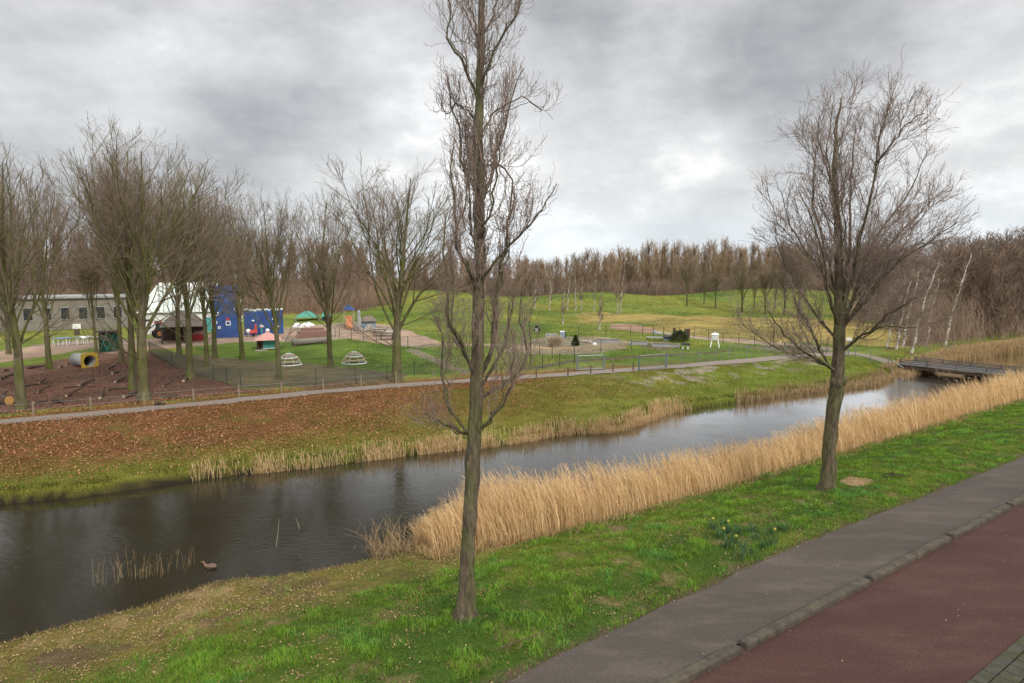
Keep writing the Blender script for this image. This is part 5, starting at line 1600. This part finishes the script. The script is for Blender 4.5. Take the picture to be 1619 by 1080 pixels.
# climbing domes
def dome(px, py, label):
    r, s = at_base(px, py, 'climbing_dome', label, 'climbing frame', group='pale climbing domes on the playground lawn')
    ns = 8; R0 = 20 * s; hz = 19 * s
    lev = [(R0, .06), (R0 * .86, hz * .36), (R0 * .66, hz * .64), (R0 * .40, hz * .86), (R0 * .2, hz * .96)]
    pt = lambda l, i: (lev[l][0] * math.cos(2 * PI * (i + .5) / ns), lev[l][0] * math.sin(2 * PI * (i + .5) / ns), lev[l][1])
    for l in range(4):
        mb = MB()
        for i in range(ns): mb.cyl(pt(l, i), pt(l, i + 1), .052, n=6)
        mb.build('ring', M['wood_pale'] if l % 2 else M['white_green'], r)
    for i in range(ns): MB().path([pt(l, i) for l in range(5)], .036, 6).build('rib', M['wood_pale'], r)
    mb = MB()
    for i in range(ns): mb.cyl(pt(4, i), pt(4, i + 1), .04, n=6)
    mb.build('top_ring', M['white_green'], r)


dome(457, 577, 'pale climbing dome partly hidden behind a tree trunk, with bare soil before it')
dome(560, 575, 'pale climbing dome standing free on the grass, right of the trunk')
# log bench and brick platform
r, s = at_base(490, 545, 'log_bench', 'long low grey log lying as a bench at the back of the lawn', 'log')
r.rotation_euler[2] += .12
MB().cyl((-27 * s, -.5, .3), (27 * s, .5, .38), .34, .28, 12).build('log', M['grey_wall'], r, True); MB().box((-24 * s, -.4, .1), (.5, .6, .3)).build('rest', M['wood_dark'], r)
MB().box((24 * s, .4, .1), (.5, .6, .3)).build('rest', M['wood_dark'], r)
r, s = at_base(494, 534, 'brick_platform', 'brown block of low brick seating steps in the sandy yard', 'platform')
m_b = mat('brown_brick', (.22, .13, .10), .9, .3, 8, .4)
MB().box((0, .8, 5 * s), (44 * s, 1.8, 10 * s)).build('lower_step', m_b, r); MB().box((0, 1.3, 12 * s), (36 * s, .8, 4 * s)).build('upper_step', m_b, r)
for (x_, wv, lab, hh_) in ((486, 36, 'turquoise green pointed canopy behind the playground yard', 14), (516, 16, 'small upright turquoise tent to the right of the pointed canopy', 17)):
    r, s = at_base(x_, 506, 'canopy', lab, 'canopy')
    a = wv / 2 * s
    MB().add([(-a, -1.5, hh_ * .35 * s), (a, -1.5, hh_ * .35 * s), (a, 1.5, hh_ * .35 * s), (-a, 1.5, hh_ * .35 * s), (-a * .2, 0, hh_ * s), (a * .2, 0, hh_ * s)], [(0, 1, 5, 4), (1, 2, 5), (2, 3, 4, 5), (3, 0, 4), (0, 3, 2, 1)]).build('roof', M['green_cloth'], r)
    for q in ((-a, -1.5), (a, -1.5), (a, 1.5), (-a, 1.5)): MB().cyl((q[0] * .95, q[1] * .95, -.1), (q[0] * .95, q[1] * .95, hh_ * .36 * s), .06).build('post', M['grey'], r)
    if wv < 20: MB().box((0, 1.2, hh_ * .2 * s), (a * 1.8, .08, hh_ * .34 * s)).build('side_wall', M['turq'], r)
# white boulders heap, rocks
rk = random.Random(12)


def boulder(px, py, sz, m_, label, cat='boulder', group=None):
    p = W(px, py); mb = MB(); mb.blob((0, 0, sz * .3), (sz, sz * .8, sz * .6), 9, 6, .12, rk)
    o = mb.build('boulder', M[m_], None, False, p); o.rotation_euler[2] = rk.uniform(0, 6); tag(o, label, cat, group)


for i in range(9):
    boulder(466 + i * 3.2 + rk.uniform(-1, 1), 517 + rk.uniform(-3, 3), rk.uniform(.28, .5), 'white', 'one of the small white boulders heaped in the sandy yard', 'boulder', 'white boulders in the yard')
for i in range(12):
    boulder(578 + i * 3.3, 521 + i * .9 + rk.uniform(-3, 2), rk.uniform(.4, .8), 'stone', 'one of the pinkish rocks piled at the right end of the yard', 'boulder', 'pinkish rocks at the right end of the yard')
r, s = at_base(568, 522, 'stone_statue', 'slim pale grey stone figure like pillar at the back of the yard', 'pillar')
MB().lathe([(.35, 0), (.3, .6), (.22, .7), (.28, 1.5), (.16, 1.9), (.22, 2.2), (.1, 2.5)], 12).build('shaft', M['grey'], r, True); MB().box((0, 0, .1), (.9, .9, .3)).build('base', M['stone'], r)
r, s = at_base(583, 520, 'grey_hut', 'grey shallow roofed hut right of the stone pillar', 'hut')
MB().box((0, 1, 6 * s), (22 * s, 2, 12 * s)).build('wall', M['bluegrey'], r); MB().add([(-13 * s, -.3, 12 * s), (13 * s, -.3, 12 * s), (13 * s, 2.3, 12 * s), (-13 * s, 2.3, 12 * s), (-6 * s, 1, 20 * s), (6 * s, 1, 20 * s)], [(0, 1, 5, 4), (1, 2, 5), (2, 3, 4, 5), (3, 0, 4), (0, 3, 2, 1)]).build('roof', M['roof_brown'], r)
r, s = at_base(552, 519, 'play_slide', 'play slide frame with an orange chute and blue roof', 'slide')
MB().add([(-.4, -2, .1), (.4, -2, .1), (.4, .3, 1.5), (-.4, .3, 1.5), (-.4, -2, .18), (.4, -2, .18), (.4, .3, 1.58), (-.4, .3, 1.58)], [(0, 3, 2, 1), (4, 5, 6, 7), (0, 1, 5, 4), (1, 2, 6, 5), (2, 3, 7, 6), (3, 0, 4, 7)]).build('chute', M['orange'], r)
MB().add([(-.8, .2, 2.3), (.8, .2, 2.3), (.8, 1.6, 2.3), (-.8, 1.6, 2.3), (0, .9, 3.0)], [(0, 1, 4), (1, 2, 4), (2, 3, 4), (3, 0, 4), (0, 3, 2, 1)]).build('roof', M['blue'], r)
for q in ((-.6, .3), (.6, .3), (.6, 1.5), (-.6, 1.5)): MB().cyl((q[0], q[1], -.1), (q[0], q[1], 2.3), .07).build('post', M['wood_pale'], r)
MB().box((0, .9, 1.5), (1.3, 1.3, .1)).build('floor', M['wood_pale'], r)
GTB = 'dark picnic tables at the right end of the yard'
for (px, py, lab) in ((600, 531, 'dark picnic table in the sandy yard, left of the thick trunk'), (612, 537, 'dark picnic table just left of the thick trunk, nearer than its twin')):
    r, s = at_base(px, py, 'picnic_table', lab, 'picnic table', group=GTB)
    MB().box((0, 0, .73), (1.8, .75, .06)).build('table_top', M['wood_dark'], r)
    for y_ in (-.7, .7): MB().box((0, y_, .43), (1.8, .28, .05)).build('bench', M['wood_dark'], r)
    for x_ in (-.6, .6):
        MB().cyl((x_, -.75, 0), (x_, -.2, .72), .045, n=5).cyl((x_, .75, 0), (x_, .2, .72), .045, n=5).cyl((x_, -.8, .4), (x_, .8, .4), .04, n=5).build('leg', M['wood_dark'], r)

# ---- garden plot
r, s = at_base(1130, 549, 'weather_screen', 'white louvred weather box on four splayed legs in the garden plot', 'weather box')
w_ = 5.2 * s
MB().box((0, 0, 16 * s), (w_ * 2, w_ * 2, 9 * s)).build('cabinet', M['white'], r)
mb = MB()
for i in range(6): mb.box((0, -w_ - .02, 12.4 * s + i * 1.4 * s), (w_ * 1.8, .05, .05), rx=.5)
mb.build('louvres', M['white'], r)
MB().add([(-w_ * 1.2, -w_ * 1.2, 20.6 * s), (w_ * 1.2, -w_ * 1.2, 20.6 * s), (w_ * 1.2, w_ * 1.2, 20.6 * s), (-w_ * 1.2, w_ * 1.2, 20.6 * s), (0, 0, 23.5 * s)], [(0, 1, 4), (1, 2, 4), (2, 3, 4), (3, 0, 4), (0, 3, 2, 1)]).build('roof', M['white'], r)
for q in ((-1, -1), (1, -1), (1, 1), (-1, 1)): MB().cyl((q[0] * w_ * 1.35, q[1] * w_ * 1.35, -.1), (q[0] * w_ * .85, q[1] * w_ * .85, 12 * s), .055, n=6).build('leg', M['white'], r)


def bush_cone(px, py, wpx, hpx, m_, name, label, cat, seed, cone=True):
    p = W(px, py); s = mpp(p); rng = np.random.RandomState(seed); n = 1500
    r = empty(name, p, 0, label, cat); z = rng.rand(n) ** 1.3 if cone else rng.rand(n)
    a = rng.rand(n) * 6.28; rad = (wpx / 2 * s) * ((1 - z) ** .8 if cone else np.sqrt(np.clip(1 - (z * 1.0) ** 2, 0, 1))) * (.5 + .55 * rng.rand(n))
    c = np.c_[rad * np.cos(a), rad * np.sin(a), z * hpx * s + .05]; d = norm(np.c_[np.cos(a), np.sin(a), .6 + rng.rand(n)]) * .16 * (.6 + rng.rand(n, 1)); e = norm(np.cross(d, rng.randn(n, 3))) * .035
    V = np.stack([c - e, c + e, c + d], 1).reshape(-1, 3); i = np.arange(n) * 3
    link_mesh('crown', V, np.stack([i, i + 1, i + 2], 1), M[m_], r); MB().cyl((0, 0, -.05), (0, 0, hpx * s * .7), .06, .02).build('trunk', M['wood_dark'], r)


bush_cone(910, 547, 11, 15, 'conifer', 'small_conifer', 'small dark cone shaped conifer in the sandy garden bed', 'conifer', 3)
bush_cone(1074, 541, 30, 16, 'conifer', 'garden_shrub', 'olive brown rounded shrub beside the ring of upright logs', 'shrub', 5, False)
# pampas tuft
p = W(877, 548); rng = np.random.RandomState(4); n = 700
r = empty('pampas_grass', p, 0, 'pale tan tuft of pampas grass left of the small conifer', 'ornamental grass')
a = rng.rand(n) * 6.28; D = np.c_[np.cos(a) * .5, np.sin(a) * .5, np.ones(n)] + .15 * rng.randn(n, 3)
P = walk(np.c_[rng.randn(n, 2) * .18, np.zeros(n)], D, .7 + .7 * rng.rand(n), 5, .05, -.12, rng)
link_mesh('blades', *tube_mesh(P, np.repeat((.016 * np.linspace(1, .4, 5))[None], n, 0), 3), M['wood_pale'], r)
# dark hut, crates
r, s = at_base(849, 524, 'dark_shelter', 'small black A shaped shelter with a grey opening on the meadow', 'shelter')
MB().add([(-6 * s, 0, -.1), (6 * s, 0, -.1), (3.2 * s, 0, 9 * s), (-2.6 * s, 0, 9 * s), (-6 * s, 1.2, -.1), (6 * s, 1.2, -.1), (3.2 * s, 1.2, 9 * s), (-2.6 * s, 1.2, 9 * s)], [(0, 1, 2, 3), (5, 4, 7, 6), (1, 5, 6, 2), (4, 0, 3, 7), (3, 2, 6, 7), (0, 4, 5, 1)]).build('shell', M['black'], r)
MB().box((-.3 * s, -.04, 2.4 * s), (5 * s, .06, 5 * s)).build('opening', M['grey'], r)
r, s = at_base(872, 535, 'pallet_bed', 'low pallet sided planting bed with pale slats behind the pampas tuft', 'planting bed')
MB().box((0, .5, 3.6 * s), (18 * s, .9, 6 * s)).build('soil', M['bluegrey'], r)
for i in range(5): MB().box((-9 * s + i * 4.5 * s, -.02, 4 * s), (.1, .06, 8 * s)).build('stake', M['wood_pale'], r)
r, s = at_base(889, 534, 'water_butt', 'square pale blue grey water container at the right end of the pallet bed', 'container')
MB().box((0, 0, 5 * s), (8 * s, .8, 9.5 * s), top=.96).build('tank', M['bluegrey'], r, bevel=.04); MB().box((0, 0, 10 * s), (7 * s, .7, .08)).build('lid', M['white'], r); MB().box((5 * s, 0, 4 * s), (1.4 * s, .6, 8 * s)).build('side_pipe', M['black'], r)
GR = 'small rocks in the garden bed'
for i, (px, py, lab) in enumerate([(922, 541, 'small dark rock just right of the conifer'), (928, 542, 'second dark rock right of the conifer'), (933, 543, 'rightmost of the dark rocks near the conifer'), (940, 546, 'flat pale rock in front of the dark ones')]):
    boulder(px, py, .28 + .05 * (i % 3), 'stone' if i < 3 else 'white', lab, 'rock', GR)
# tables and beds
r, s = at_base(1084, 552, 'trestle_table', 'dark topped trestle table on pale legs in the garden plot', 'table')
MB().box((0, 0, 8 * s), (14 * s, .9, 2 * s), top=.9).build('table_top', M['black'], r)
for x_ in (-4.4, 3.4): MB().box((x_ * s, 0, 3.4 * s), (2.4 * s, .5, 6.8 * s)).build('leg', M['white'], r)
r, s = at_base(1056, 538, 'cold_frame', 'low black topped cold frame beside the shrub', 'cold frame')
MB().box((0, 0, 2.4 * s), (13 * s, .9, 4.8 * s)).build('box', M['bluegrey'], r); MB().box((0, 0, 5.6 * s), (15 * s, 1.1, 1.6 * s), rx=.12).build('lid', M['black'], r)
r, s = at_base(1035, 538, 'long_bench', 'long pale low bench with a dark shadowed underside by the garden beds', 'bench')
MB().box((0, 0, 4.6 * s), (26 * s, .7, 1.2 * s)).build('seat', M['grey'], r)
for x_ in (-11, 0, 11): MB().box((x_ * s, 0, 2 * s), (1.6 * s, .6, 4 * s)).build('leg', M['wood_dark'], r)
r, s = at_base(1040, 528, 'tarpaulin_heap', 'crumpled white tarpaulin heap against the rear fence', 'tarpaulin')
o = MB().blob((0, 0, .05), (.55, .35, .25), 12, 7, .16, rk).blob((-.4, 0, .15), (.28, .25, .3), 9, 6, .2, rk).build('sheet', M['grey'], r)
GL = 'upright logs ringed round the shrub'
LL = ['tallest upright brown log right of the shrub', 'upright brown log at the left of the ring', 'second upright log of the ring', 'third upright log of the ring, slightly leaning', 'upright log nearest the rear fence', 'rightmost upright log of the ring']
for i in range(6):
    p = W(1066 + i * 4.3, 537 - (i % 2) * 1.5); mb = MB(); hh_ = (1.25, .9, 1.1, .8, 1.15, 1.05)[i]; mb.cyl((0, 0, -.1), (.05 * (i % 3), 0, hh_), .19, .16, 10)
    o = mb.build('upright_log', M['log_bark'], None, False, p); tag(o, LL[i], 'log', GL)
for k_, (px, py, wv, lab) in enumerate([(1052, 548, 42, 'wide raised bed edged with grey boards, nearest the front fence'), (1010, 545, 26, 'narrow raised bed with dark soil left of the grey boarded bed'), (960, 541, 40, 'long low stone edged bed behind the sandy patch')]):
    r, s = at_base(px, py, 'raised_bed', lab, 'raised bed', group='raised garden beds')
    w_ = wv * s / 2; mb = MB()
    for y_ in (-.6, .6): mb.box((0, y_, .12), (w_ * 2, .06, .34))
    for x_ in (-w_, w_): mb.box((x_, 0, .12), (.06, 1.26, .34))
    mb.build('board', M['grey'], r); MB().box((0, 0, .1), (w_ * 2 - .07, 1.13, .3)).build('soil', M['soil'], r)
r, s = at_base(1341, 563, 'path_sign', 'small pale sign board on a post where the paths meet near the bridge', 'sign')
MB().box((0, 0, 27 * s), (8 * s, .05, 5 * s)).build('panel', M['white'], r); MB().cyl((0, .05, -.1), (0, .05, 29 * s), .04).build('post', M['steel'], r)
r, s = at_base(1409, 588, 'barrier_rail', 'sloping grey metal hand rail at the left end of the bridge', 'rail', rz=-.2)
MB().cyl((0, 0, -.3), (0, 0, 1.05), .045).build('post', M['steel'], r); MB().cyl((0, 0, 1.02), (.9, 0, .35), .04).build('hand_rail', M['steel'], r)

# ---- logs and branches on the bark floor
GLG = 'logs and branches strewn over the bark floor'
logs = [(100, 615, 150, 12), (125, 612, 150, 605), (60, 622, 80, 618), (55, 640, 76, 636), (85, 636, 100, 640), (105, 628, 128, 622), (170, 618, 204, 617), (196, 630, 216, 625), (158, 632, 166, 622), (256, 631, 280, 628),
        (258, 612, 276, 608), (0, 600, 26, 596), (5, 588, 15, 587), (20, 594, 26, 593), (45, 583, 70, 585), (94, 582, 100, 581), (105, 578, 114, 576), (170, 585, 184, 584), (178, 592, 188, 590), (0, 628, 12, 624), (30, 615, 85, 612), (245, 640, 260, 641),
        (62, 607, 74, 603), (214, 640, 222, 636), (290, 604, 296, 600), (182, 606, 200, 600)]
where = ['behind the front trunks', 'in the middle of the bark floor', 'right of the leftmost trunk', 'nearest the path beside the leftmost trunk', 'short and pale cut', 'thin and crooked', 'long, lying left of the tall tree base', 'thick, touching the tall tree base',
         'short and standing slanted', 'pale, lying right of the tall tree', 'dark, near the brown mesh fence', 'mossy, at the left picture edge', 'tiny and pale at the left', 'short with a pale cut face', 'curved, behind the leftmost trunk', 'short and dark, left of the play tunnel',
         'dark, at the foot of the play tunnel', 'dark stump like, right of the tunnel', 'pale, right of the tunnel', 'at the left edge near the orange log', 'longest and dark, across the left of the floor', 'pale, close to the path', 'small and brown behind the dark pile',
         'small, next to the wire fence', 'small, by the mesh fence corner', 'reddish, left of the two big trunks']
for i, L_ in enumerate(logs):
    a = W(L_[0], L_[1]); b = W(L_[2], L_[3] if L_[3] > 100 else L_[1] - 2)
    a = a + [0, 0, .08]; b = b + [0, 0, .1 + .1 * (i % 3)]; L3 = np.linalg.norm(b - a)
    if L3 > 3.2: b = a + (b - a) / L3 * 3.2
    rad = .05 + .085 * ((i * 37) % 10) / 10
    r = empty('fallen_branch', a, 0, 'fallen branch or log, ' + where[i], 'log', GLG)
    m_ = (b - a) * .5 + np.array([rk.uniform(-.1, .1), rk.uniform(-.1, .1), .03])
    MB().path([(0, 0, 0), m_ * .5 + [.03, .05, .02], m_, (b - a)], [rad, rad * .95, rad * .85, rad * .6], 8).build('bark', M['log_bark'], r, True)
    MB().cyl((0, 0, 0), -(b - a) / np.linalg.norm(b - a) * .02, rad * .9, n=8).build('cut_end', M['wood_pale'], r)
r, s = at_base(15, 640, 'sawn_log', 'thick sawn log lying with its round orange end facing the canal', 'log')
MB().cyl((0, 0, .25), (-.7, 1.1, .25), .29, n=14).build('bark', M['log_bark'], r, True); MB().cyl((0, 0, .25), (.013, -.02, .25), .25, n=14).build('cut_end', M['log_end'], r)

# ---- near ground details
p = np.array([*at_z(332, 898, WATER), WATER]); r = empty('duck', p, 2.9, 'brown duck floating alone on the dark canal', 'duck', scale=.92)
mb = MB()
n = 14; prof = [(-.24, .01, .075), (-.20, .045, .07), (-.12, .085, .055), (0, .105, .045), (.10, .09, .05), (.16, .06, .075), (.185, .04, .12), (.20, .036, .15), (.225, .045, .175), (.255, .036, .178), (.275, .016, .165)]
V = []; Fs = []
for x_, rad, zc in prof:
    for i in range(n): q = 2 * PI * i / n; V.append((x_, rad * math.cos(q), zc - .01 + rad * .72 * math.sin(q)))
for j in range(len(prof) - 1):
    for i in range(n): Fs.append((j * n + i, j * n + (i + 1) % n, (j + 1) * n + (i + 1) % n, (j + 1) * n + i))
Fs += [tuple(range(n - 1, -1, -1)), tuple((len(prof) - 1) * n + i for i in range(n))]
mb.add(V, Fs).build('body', M['duck'], r, True)
for sg in (-1, 1): MB().blob((-.05, sg * .078, .075), (.14, .03, .045), 10, 7).build('wing', M['duck_pale'], r, True)
MB().add([(.265, -.018, .168), (.265, .018, .168), (.265, .018, .158), (.265, -.018, .158), (.325, -.016, .158), (.325, .016, .158), (.325, .014, .153), (.325, -.014, .153)], [(0, 3, 2, 1), (4, 5, 6, 7), (0, 1, 5, 4), (1, 2, 6, 5), (2, 3, 7, 6), (3, 0, 4, 7)]).build('bill', M['orange'], r)
# molehill
p = W(1414, 753); mb = MB(); rr_ = random.Random(3)
for i in range(70):
    a_ = rr_.uniform(0, 6.28); q = rr_.random() ** .7 * .38; s_ = rr_.uniform(.02, .06); mb.blob((q * math.cos(a_) * 1.25, q * math.sin(a_), .09 * (1 - q / .38)), (s_, s_, s_ * .8), 6, 4, .25, rr_)
o = mb.build('molehill', M['soil'], None, False, p); tag(o, 'dark crumbly molehill in the grass right of the bare patch', 'molehill')
# daffodils
GD = 'daffodil clumps in the verge'
dpos = [(1128, 838), (1140, 850), (1152, 842), (1160, 858), (1166, 846), (1150, 866), (1176, 872), (1186, 880), (1196, 856), (1216, 846), (1236, 838), (1206, 868), (1170, 884), (1145, 832), (1222, 862), (1190, 842)]
dl = ['leftmost daffodil clump, with one yellow bloom', 'bluish clump right of the leftmost bloom', 'daffodil clump with the tallest yellow bloom', 'dense dark daffodil clump in the middle of the patch', 'dark daffodil clump behind the middle', 'clump in bud at the lower left of the patch',
      'clump in bud nearest the path', 'lowest clump beside the pale grass stalk', 'sparse clump right of the middle', 'clump with a lone yellow bloom at the right', 'rightmost faint daffodil clump', 'short clump at the lower right of the patch', 'bare looking clump near the path edge',
      'small clump at the upper left of the patch', 'small clump below the right bloom', 'small clump at the top of the patch']
for i, (px, py) in enumerate(dpos):
    p = W(px, py); rng = np.random.RandomState(200 + i); r = empty('daffodil', p, 0, dl[i], 'daffodils', GD)
    n = 34; a = rng.rand(n) * 6.28; D = np.c_[np.cos(a) * .35, np.sin(a) * .35, np.ones(n)]
    P = walk(np.c_[rng.randn(n, 2) * .08, np.full(n, -.02)], D, .2 + .14 * rng.rand(n), 4, .05, -.05, rng)
    link_mesh('leaves', *tube_mesh(P, np.repeat((.0075 * np.array([1, 1.1, .9, .3]))[None], n, 0), 3), M['daff_leaf'], r)
    nb = {0: 1, 2: 1, 3: 1, 9: 1, 1: 1, 14: 0}.get(i, 0)
    for j in range(nb):
        c = P[j, -1] + [0, 0, .04]; mb = MB()
        for q in range(6):
            a_ = q * PI / 3; mb.add([c, c + [.028 * math.cos(a_ - .45), -.006, .028 * math.sin(a_ - .45)], c + [.046 * math.cos(a_), -.012, .046 * math.sin(a_)], c + [.028 * math.cos(a_ + .45), -.006, .028 * math.sin(a_ + .45)]], [(0, 1, 2, 3)])
        mb.cyl(c + [0, .004, 0], c + [0, -.035, 0], .013, .019, 10)
        mb.build('flower', M['daff'], r)
# fallen branch on the verge
a, b = W(788, 1030), W(870, 1003); r = empty('fallen_twig', a, 0, 'thin crooked twig lying in the grass right of the slender tree foot', 'twig')
d = b - a
MB().path([np.array((0, 0, .05)), d * .3 + [.02, .03, .07], d * .6 + [0, -.03, .09], d + [0, 0, .06]], [.010, .009, .008, .004], 6).build('stem', M['wood_dark'], r); MB().path([d * .6 + [0, -.03, .09], d * .75 + [.12, .12, .1], d * .8 + [.2, .3, .08]], [.007, .005, .003], 5).build('side_twig', M['wood_dark'], r)
# sticks leaning out of the water
GW = 'stray sticks in the canal'
for i, (px, py, dx_, dz, lab) in enumerate([(436, 864, .14, .85, 'thin pale stick leaning out of the water near the middle of the canal'), (474, 836, -.12, .35, 'short stick poking out of the water right of the taller stick'), (558, 868, .1, .12, 'floating pale scrap of reed near the reed tip')]):
    p = np.array([*at_z(px, py, WATER), WATER]); o = MB().path([(0, 0, -.1), (dx_ * .5, .02, dz * .5), (dx_, 0, dz)], [.010, .008, .004], 5).build('water_stick', M['wood_pale'], None, False, p); tag(o, lab, 'stick', GW)
